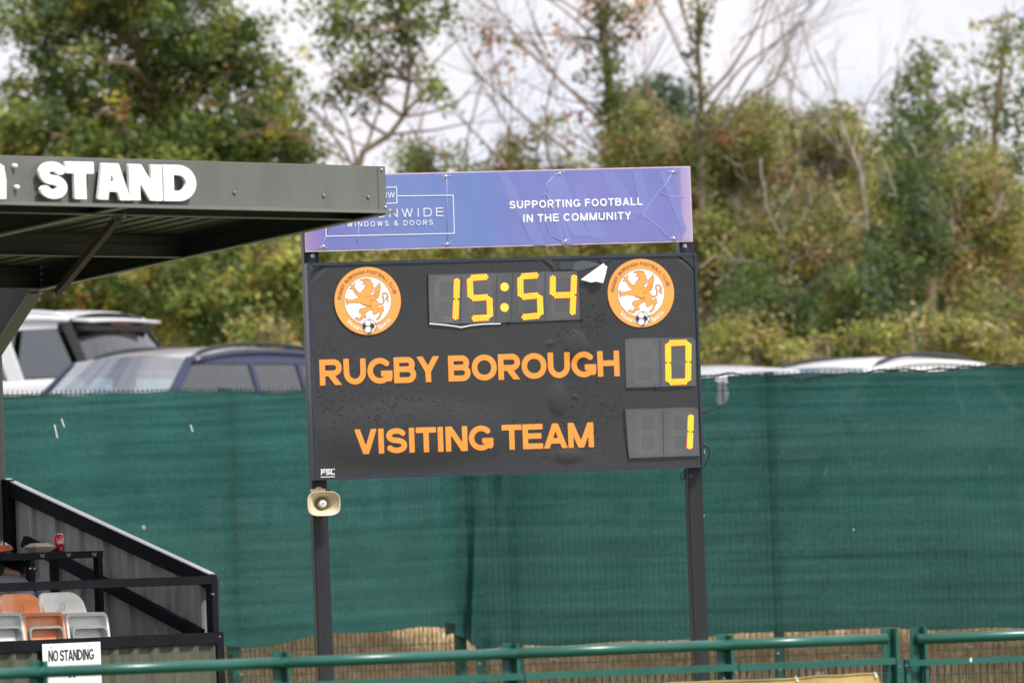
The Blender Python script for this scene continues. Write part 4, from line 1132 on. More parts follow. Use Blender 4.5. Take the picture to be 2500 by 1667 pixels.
for x in (ra.x, ra.x - 2.2):
    sloped(x - .05, x + .05, .01, .022, yf + .01, yr, 'rafter_flange', 'stand_grey')
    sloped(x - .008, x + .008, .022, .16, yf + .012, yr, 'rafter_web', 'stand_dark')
    sloped(x - .05, x + .05, .145, .157, yf + .01, yr, 'rafter_flange', 'stand_dark')
# purlin trays along the stand
p1 = SA(457, 612)
for y_, hgt in ((p1.y, .19), (yr - .04, .19), (yf + .25, .08)):
    zb = roofz(y_) - .045
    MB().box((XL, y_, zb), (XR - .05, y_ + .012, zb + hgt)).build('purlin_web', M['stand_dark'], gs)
    MB().box((XL, y_ - .05, zb - .008), (XR - .12, y_ + .012, zb)).build('purlin_flange', M['stand_grey'], gs)
    for j in range(2 if hgt > .15 else 0): MB().box((XL, y_ - .012, zb + .055 + j * .06), (XR - .13, y_, zb + .075 + j * .06)).build('purlin_rib', M['stand_dark'], gs)
# raking strut with end plates
s0, s1 = SB(292, 528, yf + .25), SA(142, 712, -.1)
MB().bar(s0, s1, .04, .045, (0, 0, 1)).build('strut', M['black_paint'], gs)
for s in (s0, s1): MB().tube([s + Vector((0, -.04, 0)), s + Vector((0, .04, 0))], .018, 8).build('strut_bolt', M['rivet_grey'], gs)
# terrace steps and back wall
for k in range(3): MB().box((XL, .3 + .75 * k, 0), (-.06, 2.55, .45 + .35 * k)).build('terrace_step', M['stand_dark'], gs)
corr(XL, -.1, .05, roofz(yr) - .05 if False else 1.6, 2.62, 'back_cladding', 'clad_grey', gs)

# NO STANDING sign
sg0, sg1 = SB(102, 1571, -.012), SB(244, 1566, -.012)
zt = (sg0.z + sg1.z) / 2 + .0; zb = zt - .36
sg = empty('warning_sign', ST.w((sg0.x, 0, 0)), ST.rz)
tag(sg, 'white rectangular NO STANDING sign screwed to the grandstand front wall', 'sign')
wd = sg1.x - sg0.x
MB().box((0, -.016, zb), (wd, -.012, zt)).build('sign_plate', M['white_vinyl'], sg, bevel=.001)
m = MB()
a, b = SB(119, 1614, -.018), SB(230, 1611, -.018); h = SB(119, 1587, -.018).z - a.z
for ch, x, wr in text_layout('NO STANDING', b.x - a.x, h, -.02): add_letter(m, ch, x, wr, h, .17 , lambda X, Z, D: (a.x - sg0.x + X, -.0175, a.z + Z), N=26)
a2, b2 = SB(167, 1654, -.018), SB(184, 1654, -.018); h2 = h
for ch, x, wr in text_layout('IN', b2.x - a2.x, h2): add_letter(m, ch, x, wr, h2, .17, lambda X, Z, D: (a2.x - sg0.x + X, -.0175, a2.z + Z), N=26)
m.build('sign_lettering', M['black_ink'], sg, fix=False)
for px, py in ((126, 1580), (219, 1576)):
    c = SB(px, py, -.018); MB().tube([(c.x - sg0.x, -.019, c.z), (c.x - sg0.x, -.016, c.z)], [.004, .006], 8).build('screw', M['grey_ink'], sg)

# tip-up seats
def seat(mname, label, px_l, px_r, top_l, top_r, bk):
    """px_l/px_r: left and right of the folded pan at its top edge"""
    yb_ = .22
    a, b = SB(px_l, 1497, yb_), SB(px_r, 1493, yb_)
    wd = b.x - a.x; zt_ = (a.z + b.z) / 2; r = empty('stadium_seat', ST.w((a.x, yb_, .80)), ST.rz)
    tag(r, label, 'seat', 'tip-up stadium seats in the front row')
    h = zt_ - .80
    def rounded(x0, x1, z0, z1, rad, n=7, bot=.02):
        p = [(x0 + bot, z0), (x1 - bot, z0), (x1, z0 + bot)]
        p += [(x1 - rad + rad * math.cos(t), z1 - rad + rad * math.sin(t)) for t in [math.pi / 2 * i / n for i in range(n + 1)]]
        p += [(x0 + rad + rad * math.cos(t), z1 - rad + rad * math.sin(t)) for t in [math.pi / 2 + math.pi / 2 * i / n for i in range(n + 1)]]
        return p + [(x0, z0 + bot)]
    # folded pan: shallow dish rim, with a recess and a raised lower moulding
    zp = h - .245
    m = MB(); m.prism(rounded(0, wd, zp, h, .045), lambda x, z, d: (x, d + (h - z) * -.12, z), .0, .035)
    pan = m.build('seat_pan', M[mname], r, bevel=.006)
    def ring(x0, x1, z0, z1, rad, w_, y0, y1, nm, mt, ins=.0):
        P1 = rounded(x0, x1, z0, z1, rad); P2 = rounded(x0 + w_, x1 - w_, z0 + w_, z1 - w_, max(.005, rad - w_ * .8)); n = len(P1)
        V = [(x, y0 + (h - z) * -.12, z) for x, z in P1] + [(x, y0 + (h - z) * -.12, z) for x, z in P2] + [(x, y1 + (h - z) * -.12, z) for x, z in P1] + [(x, y1 + (h - z) * -.12, z) for x, z in P2]
        f = []
        for i in range(n):
            j = (i + 1) % n; f += [(i, j, n + j, n + i), (i, 2 * n + i, 2 * n + j, j), (n + i, n + j, 3 * n + j, 3 * n + i)]
        m = MB(); m.add(V, f); return m.build(nm, mt, pan)
    ring(0, wd, zp, h, .045, .022, -.040, .001, 'pan_rim', M[mname])
    ring(.035, wd - .03, zp - .03, h - .085, .045, .016, -.052, .0, 'pan_frame', M['seat_rim'])
    # backrest further back and taller
    zb1 = SB(bk[0], bk[1], yb_ + .18).z - .80
    x_l = SB(top_l, bk[1] + 10, yb_ + .18).x - a.x; x_r = SB(top_r, bk[1] + 60, yb_ + .18).x - a.x
    m = MB(); n = 16
    def bf(u, v):
        x = x_l + (x_r - x_l) * u; hh = .10 + (zb1 - .10) * v
        e = min(u, 1 - u) * (x_r - x_l); rr = .13 if u > .5 else .08
        zmax = zb1 if e > rr else zb1 - (rr - math.sqrt(max(0, rr * rr - (rr - e) ** 2))) * (1.0 if u > .5 else .8)
        z = .10 + (zmax - .10) * v
        return (x, .16 + .05 * (z / zb1) ** 2 - .03 * (2 * u - 1) ** 2 + .0, z)
    m.grid(24, 14, bf); bo = m.build('backrest', M[mname], r, smooth=True, fix=False)
    md = bo.modifiers.new('thickness', 'SOLIDIFY'); md.thickness = .014
    zc = zb1 - .09; xc = (x_l + x_r) / 2 - .02
    m = MB()
    for (p, q) in (((-.016, .02), (.016, .02)), ((-.016, -.025), (.016, -.025)), ((-.016, -.025), (-.016, .02)), ((.016, -.025), (.016, .02))):
        m.bar((xc + p[0], .158, zc + p[1]), (xc + q[0], .158, zc + q[1]), .003, .004, (0, 1, 0))
    m.build('number_slot', M['seat_rim'], bo)
    m = MB(); m.box((wd * .3, .05, -.2), (wd * .7, .12, .12)); m.build('bracket', M['black_paint'], r)
seat('seat_white', 'dirty white tip-up seat at the left end of the photographed front row', -62, 42, -110, -2, (-50, 1452))
seat('seat_orange', 'faded orange tip-up seat between two white seats', 42, 143, -2, 106, (55, 1448))
seat('seat_white', 'clean white tip-up seat right of the orange seat', 147, 250, 94, 208, (150, 1445))

# table behind the seats
tb_y = .62
ta, tbq = SB(74, 1349, tb_y), SB(252, 1343, tb_y)
tz = (ta.z + tbq.z) / 2
tab = empty('counter_table', ST.w((ta.x, tb_y, .5)), ST.rz)
tag(tab, 'black steel counter table inside the grandstand with a box and can on it', 'table')
twd = tbq.x - ta.x; dz = -.5
xl_ = SB(30, 1347, tb_y).x - ta.x
MB().box((xl_ - .1, 0, tz - .012 + dz), (twd, .42, tz + dz)).build('table_top', M['black_paint'], tab, bevel=.002)
MB().box((xl_ - .1, 0.002, tz - .045 + dz), (twd, .03, tz - .012 + dz)).build('apron', M['black_paint'], tab)
for x in (0.0, twd - .05):
    for y in (.0, .37):
        MB().box((x, y + .003, -.1), (x + .045, y + .045, tz - .045 + dz)).build('leg', M['black_paint'], tab)
for px, py in ((102, 1355), (166, 1353), (229, 1352)):
    c = SB(px, py, tb_y); x = c.x - ta.x; m = MB(); m.box((x - .016, -.006, c.z - .011 + dz), (x + .016, .004, c.z - .002 + dz)); m.box((x - .022, -.005, c.z + .001 + dz), (x - .006, .004, c.z + .008 + dz)); m.box((x + .006, -.005, c.z + .001 + dz), (x + .022, .004, c.z + .008 + dz)); m.build('hinge', M['rivet_grey'], tab)
for px, py in ((73, 1387), (82, 1387), (252, 1373)):
    c = SB(px, py, tb_y); MB().tube([(c.x - ta.x, -.006, c.z + dz), (c.x - ta.x, .004, c.z + dz)], .006, 7).build('screw', M['steel'], tab)
# takeaway box
ba, bb = SB(88, 1343, tb_y + .1), SB(141, 1341, tb_y + .1)
fbx = empty('takeaway_box', ST.w((ba.x, tb_y + .1, tz + .001)), ST.rz); tag(fbx, 'beige clamshell takeaway food box on the black counter table', 'food box')
wv = bb.x - ba.x
def frus(x0, x1, y0, y1, z0, ins0, z1, ins1, name, m, par):
    vs = [(x0 + ins0, y0 + ins0, z0), (x1 - ins0, y0 + ins0, z0), (x1 - ins0, y1 - ins0, z0), (x0 + ins0, y1 - ins0, z0), (x0 + ins1, y0 + ins1, z1), (x1 - ins1, y0 + ins1, z1), (x1 - ins1, y1 - ins1, z1), (x0 + ins1, y1 - ins1, z1)]
    mb = MB(); mb.add(vs, [(0, 3, 2, 1), (4, 5, 6, 7), (0, 1, 5, 4), (1, 2, 6, 5), (2, 3, 7, 6), (3, 0, 4, 7)]); return mb.build(name, M[m], par, bevel=.004)
frus(0, wv, 0, .12, 0, .035, .032, .0, 'box_base', 'box_beige', fbx); frus(0, wv, 0, .12, .034, .0, .06, .04, 'box_lid', 'white_vinyl' if False else 'box_beige', fbx)
# drinks can
ca = SB(145, 1343, tb_y + .12)
can = empty('drink_can', ST.w((ca.x, tb_y + .12, tz + .001)), ST.rz); tag(can, 'red soft drink can with white script beside the takeaway box', 'can')
cb = MB(); cb.tube([(0, 0, 0), (0, 0, .005), (0, 0, .10), (0, 0, .112)], [.026, .033, .033, .027], 24); cb = cb.build('can_body', M['can_red'], can, smooth=True)
m = MB(); m.tube([(0, 0, .112), (0, 0, .116)], [.027, .027], 24); m.build('can_lid', M['can_metal'], can)
vs, fs = font_text('Coca-Cola', .034)
wx = max(v[0] for v in vs); m = MB()
for tw, zo in ((-.9, .062), ):
    P_ = []
    for v in vs:
        an = math.radians(-122) + (v[0] - wx / 2) * 1.0 / .0333 * .42
        P_.append((math.cos(an) * .0338, math.sin(an) * .0338, zo + v[1] * 1.15 + (v[0] - wx / 2) * .08))
    m.add(P_, fs)
m.build('can_script', M['white_ink'], cb, fix=False)
m = MB(); m.grid(8, 1, lambda u, v: (math.cos(math.radians(-150 + 60 * u)) * .0337, math.sin(math.radians(-150 + 60 * u)) * .0337, .045 + .010 * v + .012 * math.sin(u * 3))); m.build('can_wave', M['white_ink'], cb, fix=False)
m = MB(); m.grid(4, 1, lambda u, v: (math.cos(math.radians(-130 + 25 * u)) * .0337, math.sin(math.radians(-130 + 25 * u)) * .0337, .010 + .02 * v)); m.build('can_label', M['grey_ink'], cb, fix=False)

# person sitting behind the table at the left edge
pr = empty('person', ST.w((SB(-72, 1400, 1.12).x, 1.12, 1.15)), ST.rz + math.radians(22))
tag(pr, 'person in a black jacket and grey trousers sitting at the left of the counter table', 'person')
def skin(name, joints, edges, radii, m, par):
    me = bpy.data.meshes.new(name); me.from_pydata(joints, edges, []); o = bpy.data.objects.new(name, me); COL.objects.link(o); o.parent = par
    md = o.modifiers.new('skin', 'SKIN'); lay = me.skin_vertices[0].data if me.skin_vertices else None
    if lay is None:
        bm = bmesh.new(); bm.from_mesh(me); bm.verts.layers.skin.verify(); bm.to_mesh(me); bm.free(); lay = me.skin_vertices[0].data
    for i, r_ in enumerate(radii): lay[i].radius = (r_, r_) if not hasattr(r_, '__len__') else r_
    lay[0].use_root = True
    o.modifiers.new('sub', 'SUBSURF').levels = 2; o.modifiers['sub'].render_levels = 2
    me.materials.append(m); return o
# local x to the right along the stand, y back, z up (0 = .8 m above ground)
hipz = .42
J = [(0, 0, hipz), (0, .02, hipz + .25), (0, .0, hipz + .45), (0, -.02, hipz + .56), (0, -.05, hipz + .66), (0, -.06, hipz + .76),
     (.18, .0, hipz + .43), (.26, -.12, hipz + .18), (.20, -.34, hipz + .08), (.18, -.40, hipz + .06), (-.18, 0, hipz + .43), (-.26, -.1, hipz + .18), (-.12, -.3, hipz + .08), (-.08, -.36, hipz + .06),
     (.1, -.03, hipz - .02), (.14, -.42, hipz + .0), (.16, -.40, hipz - .40), (.16, -.50, hipz - .46), (-.1, -.03, hipz - .02), (-.16, -.42, hipz), (-.16, -.40, hipz - .40), (-.16, -.5, hipz - .46)]
E_ = [(0, 1), (1, 2), (2, 3), (3, 4), (4, 5), (2, 6), (6, 7), (7, 8), (8, 9), (2, 10), (10, 11), (11, 12), (12, 13), (0, 14), (14, 15), (15, 16), (16, 17), (0, 18), (18, 19), (19, 20), (20, 21)]
R_ = [.14, .13, .13, .055, .09, .07, .06, .045, .033, .03, .06, .045, .033, .03, .09, .065, .045, .035, .09, .065, .045, .035]
skin('body', J, E_, R_, M['skin'], pr)
jj = J[:3] + [J[6], J[7], (.205, -.32, hipz + .085), J[10], J[11], (-.13, -.28, hipz + .085), (0, 0, hipz - .06)]
jk = skin('jacket', [jj[1], jj[0], jj[2], *jj[3:]], [(0, 1), (0, 2), (2, 3), (3, 4), (4, 5), (2, 6), (6, 7), (7, 8), (1, 9)], [(.18, .16), (.18, .16), (.17, .14), .085, .07, .055, .085, .07, .055, (.17, .15)], M['jacket'], pr)
skin('trousers', [J[0], J[14], J[15], J[16], J[18], J[19], J[20]], [(0, 1), (1, 2), (2, 3), (0, 4), (4, 5), (5, 6)], [.15, .11, .085, .07, .11, .085, .07], M['trousers'], pr)
bm = bmesh.new(); bmesh.ops.create_uvsphere(bm, u_segments=16, v_segments=10, radius=.10); bm.transform(Matrix.Translation((0, -.045, hipz + .76)) @ Matrix.Diagonal((.85, 1, 1.1, 1)))
me = bpy.data.meshes.new('hair'); bmesh.ops.delete(bm, geom=[v for v in bm.verts if v.co.z < hipz + .74 and v.co.y < .0], context='VERTS'); bm.to_mesh(me); bm.free(); me.materials.append(M['hair']); o = bpy.data.objects.new('hair', me); COL.objects.link(o); o.parent = pr
PF = Frame(pr.location, ST.rz + math.radians(22))
def jt(px, py, y=-.24): return PF.hit(px, py, 1, y)
m = MB()
for ch, x_, y_ in (('U', -2, 1328), ('I', 9, 1333), ('N', 15, 1336)):
    a = jt(x_, y_); b = jt(x_ + 8, y_ + 4); u = (b - a) / 8
    add_letter(m, ch, 0, .75, .032, .22, lambda X, Z, D: a + u * (X / .0021) * .8 + Vector((0, 0, Z)), N=12)
m.build('jacket_print', M['white_ink'], jk, fix=False)
m = MB(); m.prism([(jt(*p).x, jt(*p).z) for p in ((-30, 1330), (28, 1331), (33, 1341), (-30, 1352))], lambda x, z, d: (x, d, z), -.24, -.235); m.build('jacket_print', M['orange_tag'], jk)
a = jt(36, 1370); MB().box((a.x, -.24, a.z), (a.x + .05, -.215, a.z + .035)).build('orange_tag', M['orange_tag'], jk, bevel=.004)

# ---------------------------------------------------------------- pitch barrier
RB = Frame((P(1000, 1590, 45.3).x, 45.3, 0), math.radians(90 - 31) * 0 + math.radians(59) * 0 + math.atan2(math.cos(math.radians(59)), math.sin(math.radians(59))))
def RR(px, py, d=0): return RB.hit(px, py, 1, d)
def barrier(label, posts, x_end0, x_end1, zfun, left=True):
    r = empty('pitch_barrier', RB.o, RB.rz); tag(r, label, 'railing', 'green pitch side barriers')
    for px in posts:
        c = RR(px, 1600); zt_ = zfun(c.x) + .062
        m = MB(); w_ = .088
        m.box((c.x - w_ / 2, .0, -.02), (c.x + w_ / 2 - .022, .008, zt_)); m.build('post', M['green_paint'], r, bevel=.002)
        MB().box((c.x + w_ / 2 - .022, -.045, -.02), (c.x + w_ / 2, .012, zt_ - .003)).build('post_flange', M['green_paint'], r, bevel=.002)
    return r
# rail height line
zA = RR(300, 1632).z; xA = RR(300, 1632).x; zB = RR(2100, 1561).z; xB = RR(2100, 1561).x
zr_ = lambda x: zA + (zB - zA) * (x - xA) / (xB - xA)
b1_ = barrier('long green tubular pitch barrier in front of the grandstand and scoreboard', [89, 682, 1243, 1767, 2170], None, None, zr_)
xs0, xs1 = RR(-400, 1600).x, RR(2172, 1558).x
bays = [-320, 104, 700, 1263, 1786, 2168]
for a_, b_ in zip(bays, bays[1:]):
    xa, xb = RR(a_, 1600).x, RR(b_, 1600).x
    m = MB(); m.tube([(xa - .05, -.032, zr_(xa)), (xb - .03, -.032, zr_(xb))], .031, 16); m.build('top_rail', M['green_paint'], b1_, smooth=True)
    zl = lambda x: zr_(x) - .130
    m = MB(); m.bar((xa, -.055, zl(xa)), (xb + .012, -.055, zl(xb)), .012, .035, (0, 0, 1)); m.bar((xa, -.035, zl(xa) + .018), (xb + .012, -.035, zl(xb) + .018), .04, .006, (0, 0, 1)); m.build('lower_rail', M['green_paint'], b1_)
    m = MB(); x = xa + .03
    while x < xb - .03:
        m.bar((x, -.03, .1), (x, -.03, zl(x) - .01), .006, .006, (0, 1, 0)); x += .05
    z = zl(xa) - .07
    while z > .15: m.bar((xa, -.035, z), (xb, -.035, z), .006, .006); z -= .2
    o = m.build('infill_wires', M['rail_wire'], b1_, fix=False); o['kind'] = 'stuff'
b2_ = barrier('short green tubular barrier beginning at the right after the gap', [2248 - 8], None, None, lambda x: zr_(x) + .0)
xa, xb = RR(2232, 1560).x, RR(2900, 1560).x
zB2 = RR(2400, 1553).z; x24 = RR(2400, 1553).x; z3 = lambda x: zB2 + (zB - zA) / (xB - xA) * (x - x24)
m = MB(); m.tube([(xa + .0, -.032, z3(xa)), (xb, -.032, z3(xb))], .031, 16); m.build('top_rail', M['green_paint'], b2_, smooth=True)
m = MB(); m.bar((RR(2204, 1560).x, -.055, z3(xa) - .135), (xb, -.055, z3(xb) - .135), .012, .035, (0, 0, 1)); m.build('lower_rail', M['green_paint'], b2_)
m = MB(); x = xa + .03
while x < xb: m.bar((x, -.03, .1), (x, -.03, z3(x) - .145), .006, .006, (0, 1, 0)); x += .05
z = z3(xa) - .28
while z > .1: m.bar((xa, -.035, z), (xb, -.035, z), .006, .006); z -= .2 if z < .8 else .12
o = m.build('infill_wires', M['rail_wire'], b2_, fix=False); o['kind'] = 'stuff'
for px in (2198, 2216):
    c = RR(px, 1625, -.02); MB().box((c.x - .018, -.03, 0), (c.x + .018, .01, c.z + .04)).build('gate_stile', M['green_paint'], b1_ if px < 2200 else b2_, bevel=.002)
for px, py in ((1795, 1640), (2197, 1626), (2214, 1624), (1768, 1655), (1905, 1634)):
    c = RR(px, py, -.07); MB().tube([(c.x, -.075, c.z), (c.x, -.062, c.z)], [.004, .006], 7).build('bolt', M['steel'], b1_)
c = RR(2371, 1610, -.07); MB().box((c.x - .006, -.068, c.z - .012), (c.x + .006, -.06, c.z + .012)).build('cable_tie', M['white_vinyl'], b2_)
# tan canvas banner hung on the barrier
cv = empty('canvas_banner', RB.o, RB.rz); tag(cv, 'tan canvas banner tied low on the long green barrier', 'banner')
top = [(1560, 1672), (1640, 1666), (1700, 1664), (1765, 1661), (1850, 1659), (1940, 1655), (2000, 1648), (2042, 1648), (2090, 1644), (2139, 1642), (2150, 1660), (2160, 1690)]
q = [RR(*p, -.08) for p in top]
m = MB(); n = len(q)
V = []
for dd in (-.08, -.076):
    for i, v in enumerate(q): V.append((v.x, dd - .012 * math.sin(i * 1.7), v.z))
    for i, v in enumerate(q): V.append((v.x, dd + .01 * math.sin(i * 1.3), .35))
f = []
for k in (0, 2 * n):
    f += [(k + i, k + i + 1, k + n + i + 1, k + n + i) for i in range(n - 1)]
m.add(V, f); m.build('canvas_sheet', M['tan_canvas'], cv, fix=False)
m = MB(); vv = [Vector((v.x, -.084 - .012 * math.sin(i * 1.7), v.z - .002)) for i, v in enumerate(q[:-2])]; m.tube(vv, .004, 5); m.build('hem', M['tan_canvas'], cv)
for px, py in ((1942, 1650), (2135, 1640)):
    c = RR(px, py, -.09); m = MB(); m.tube([c, c + Vector((.012, 0, -.03))], [.004, .009], 6); m.build('tie', M['white_vinyl'], cv)

# ---------------------------------------------------------------- cars
def car(name, label, cat, pos, rz, L=4.4, Wd=1.8, H=1.65, paint='white_paint', roofp=None, wb=1.03, screen=(1.15, .42), rear=(-1.95, -1.55), boot=False, rails=True, suv=False, railm='trim_black', seglass='side_glass'):
    r = empty(name, pos, rz); tag(r, label, cat, 'cars parked behind the netting')
    hw = Wd / 2; hl = L / 2; pm = M[paint]; rp_ = M[roofp] if roofp else pm
    # lower body lofted along x (front = +x)
    st = [(-hl, .45, .80, .72), (-hl + .08, .32, wb - .06, .90), (-hl + .5, .25, wb, .98), (-.4, .22, wb, 1.0), (screen[0] - .1, .22, wb - .02, 1.0), (screen[0] + .35, .24, wb - .10, .98), (hl - .35, .26, wb - .22, .93), (hl - .06, .30, wb - .36, .84), (hl, .42, .62, .72)]
    rings = []
    for x, zb_, zt_, k in st:
        h_ = hw * k; zm = (zb_ + zt_) / 2
        half = [(h_ * .82, zb_), (h_ * .97, zb_ + .08), (h_, zm), (h_ * .985, zt_ - .10), (h_ * .93, zt_ - .025), (h_ * .80, zt_ + .005), (h_ * .4, zt_ + .03 if x > screen[0] else zt_ + .005)]
        rings.append([(x, y, z) for y, z in half] + [(x, -y, z) for y, z in reversed(half)])
    m = loft(rings, True, True); body = m.build('body', pm, r, smooth=True)
    # greenhouse
    g0, g1 = hw * .90, hw * .70
    def sy(z, off=0): return g0 + (g1 - g0) * (z - wb) / (H - wb) + off
    A0, A1 = screen; R0, R1 = rear
    zt1 = H - .11
    def rz_of(x):
        u = (x - R1) / (A1 - R1); return H - .11 * u ** 4 - .05 * (1 - u) ** 3
    n = 20
    m = MB()
    def rf(u, v):
        x = R1 - .04 + (A1 - R1 + .04) * u; s = 2 * v - 1; zz = rz_of(x)
        edge = abs(s) ** 3.2
        return (x + .05 * (1 - s * s) * (1 if u > .5 else -1) * abs(2 * u - 1) ** 3, s * (sy(zz) + .012), zz + .025 * (1 - s * s) - .035 * edge)
    m.grid(n, 18, rf); m.build('roof', rp_, r, smooth=True, fix=False)
    # windscreen and rear window, curved
    def scr(x0, z0_, x1, z1_, bow, ins=.03):
        def fnn(u, v):
            s = 2 * u - 1; z = z0_ + (z1_ - z0_) * v; x = x0 + (x1 - x0) * v
            return (x + bow * (1 - s * s), s * (sy(z) - ins), z + .02 * (1 - s * s) * v)
        return fnn
    m = MB(); m.grid(12, 6, scr(A0, wb - .02, A1 + .01, zt1 + .0, .10)); m.build('windscreen', M['screen_glass'] if not suv else M['dark_glass'], r, smooth=True, fix=False)
    m = MB(); m.grid(12, 6, scr(R0, wb + .0, R1 - .01, zt1 - .02, -.08)); m.build('rear_window', M['dark_glass'] if suv else M['side_glass'], r, smooth=True, fix=False)
    # side glass and pillars
    for sgn in (1, -1):
        def sp(x, z, off=0): return (x, sgn * (sy(z) + off), z)
        zl_ = wb + .0; zu = H - .165
        def xa_at(z): return A0 + (A1 - A0) * (z - wb) / (zt1 - wb)
        def xr_at(z): return R0 + (R1 - R0) * (z - wb) / (zt1 - wb)
        xB_ = (A1 + R1) / 2 + .18; xC = R1 + .55
        nx_ = 24
        def pane(xl, xr, nm, mm):
            m = MB()
            m.add([sp(xl(zl_), zl_, -.012), sp(xr(zl_), zl_, -.012), sp(xr(zu), zu, -.012), sp(xl(zu), zu, -.012)], [(0, 1, 2, 3)])
            m.build(nm, mm, r, fix=False)
        gm = M['dark_glass'] if suv else M[seglass]
        pane(lambda z: xB_ + .035, lambda z: xa_at(z) - .10, 'side_window', gm)
        pane(lambda z: xC + .03 + .15 * (zu - z) * .3, lambda z: xB_ - .035, 'side_window', gm)
        pane(lambda z: xr_at(z) + .16, lambda z: xC - .04, 'side_window', gm)
        def pillar(xl, xr, z0_, z1_, nm, mm, off=.0, th=.03):
            V = [sp(xl(z0_), z0_, off), sp(xr(z0_), z0_, off), sp(xr(z1_), z1_, off), sp(xl(z1_), z1_, off)]
            V += [(x, y - sgn * th, z) for x, y, z in V]
            m = MB(); m.add(V, [(0, 1, 2, 3), (7, 6, 5, 4), (0, 4, 5, 1), (1, 5, 6, 2), (2, 6, 7, 3), (3, 7, 4, 0)]); m.build(nm, mm, r)
        pillar(lambda z: xa_at(z) - .11, lambda z: xa_at(z) + .035, wb - .03, zt1, 'pillar', pm)
        pillar(lambda z: xB_ - .04, lambda z: xB_ + .04, wb - .03, zu + .01, 'pillar', M['trim_black'] if not paint == 'blue_paint' else pm)
        if suv:
            pillar(lambda z: xC - .12 + (z - wb) * .55, lambda z: xC + .05 + (z - wb) * .55, wb - .03, zu + .03, 'pillar', pm, .012)
            pillar(lambda z: xr_at(z) - .02, lambda z: xr_at(z) + .08, wb - .03, zt1, 'pillar', M['trim_black'])
        else:
            pillar(lambda z: xC - .04, lambda z: xC + .035, wb - .03, zu + .01, 'pillar', pm, .001)
            pillar(lambda z: xr_at(z) - .02, lambda z: xr_at(z) + .17, wb - .03, zt1, 'pillar', pm)
        m = MB(); top_ = [R1 + .10 + (A1 - R1 - .10) * i / 12 for i in range(13)]
        m.add([sp(x, zu - .012, .001) for x in top_] + [sp(x, rz_of(x) - .04, .001) for x in top_], [(i, i + 1, 14 + i, 13 + i) for i in range(12)]); m.build('door_frame', pm, r, smooth=True, fix=False)
        # cant rail over the doors
        m = MB(); pts = [(R1 - .02 + (A1 - R1) * i / 10, sgn * (sy(rz_of(R1 + (A1 - R1) * i / 10) - .045) + .003), rz_of(R1 + (A1 - R1) * i / 10) - .05) for i in range(11)]
        m.tube(pts, .032, 8); m.build('cant_rail', pm, r, smooth=True)
        if rails:
            m = MB(); pts = [(R1 + .05 + (A1 - R1 - .15) * i / 12, sgn * (g1 - .045), rz_of(R1 + (A1 - R1) * i / 12) - .01 + .045 * math.sin(math.pi * min(1, max(0, i / 12)) ) ** .4) for i in range(13)]
            m.tube(pts, [.012] + [.02] * 11 + [.010], 8); m.build('roof_rail', M[railm], r, smooth=True)
        # wheels
        for x in (hl - .85, -hl + .85):
            m = MB(); m.tube([(x, sgn * (hw - .22), .33), (x, sgn * (hw - .20), .33), (x, sgn * (hw - .02), .33), (x, sgn * (hw + .0), .33)], [.30, .34, .34, .31], 24); wl = m.build('wheel', M['tyre'], r)
            m = MB(); m.tube([(x, sgn * (hw - .01), .33), (x, sgn * (hw + .006), .33)], [.21, .19], 20); m.build('rim', M['can_metal'], wl)
        m = MB(); m.tube([(A0 - .12, sgn * (hw * .93), wb + .03), (A0 - .14, sgn * (hw * 1.06), wb + .06), (A0 - .16, sgn * (hw * 1.18), wb + .07)], [.03, .085, .06], 10); m.build('door_mirror', pm, r, smooth=True)
        m = MB(); m.box((hl - .22, sgn * hw * .55, .62), (hl - .02, sgn * hw * .86, .76)); m.build('headlight', M['lamp_clear'], r, bevel=.02)
        m = MB(); m.box((-hl - .005, sgn * hw * .62, .75), (-hl + .12, sgn * hw * .86, .98)); m.build('tail_light', M['lamp_red'], r, bevel=.02)
    # interior
    for x in ((A1 - .35), (R1 + .55)):
        for y in (-.36, .36):
            m = MB(); m.box((x - .09, y - .22, .5), (x + .05, y + .22, wb + .16)); m.build('seat', M['interior'], r, bevel=.04)
            m = MB(); m.box((x - .10, y - .13, wb + .19), (x - .01, y + .13, wb + .40)); m.build('headrest', M['interior'], r, bevel=.04)
    m = MB(); m.box((A0 - .35, -hw * .8, wb - .15), (A0 - .02, hw * .8, wb + .01)); m.build('dashboard', M['interior'], r, bevel=.03)
    m = MB(); m.tube([(A0 - .42, .36 + .17 * math.cos(t), wb - .02 + .17 * math.sin(t)) for t in [i * math.pi / 8 for i in range(17)]], .014, 6); m.build('steering_wheel', M['trim_black'], r)
    if suv:
        m = MB(); m.grid(12, 4, lambda u, v: (R1 + .05 - .30 * v, (2 * u - 1) * (g1 - .02 * v), zt1 + .035 - .035 * v + .015 * (1 - (2 * u - 1) ** 2))); o = m.build('spoiler', pm, r, smooth=True, fix=False)
        o.modifiers.new('t', 'SOLIDIFY').thickness = .03
        m = MB(); m.box((R1 - .20, -.20, zt1 - .045), (R1 - .17, .20, zt1 - .025)); m.build('brake_light', M['lamp_red'], r)
        m = MB(); m.box((R1 - .16, -g1 + .03, zt1 - .10), (R1 - .06, g1 - .03, zt1 - .04)); m.build('spoiler_underside', M['trim_black'], r)
    return r
def place(px, py, Y, H, rz, **k):
    """roof top (mid) at photo point; returns base position"""
    p = P(px, py, Y); return (p.x, p.y, p.z - H)
CG = 'parked_car'
H_ = 1.66; fwd = math.radians(-90 - 31)
pos = place(385, 850, 77.5, H_, fwd)
car(CG, 'dark blue estate car with a pale sheen painted on its roof and black roof rails facing left', 'car', pos, fwd, H=H_, L=4.6, paint='blue_paint', roofp='roof_sheen', wb=1.06, screen=(1.15, .45), rear=(-2.2, -1.95))
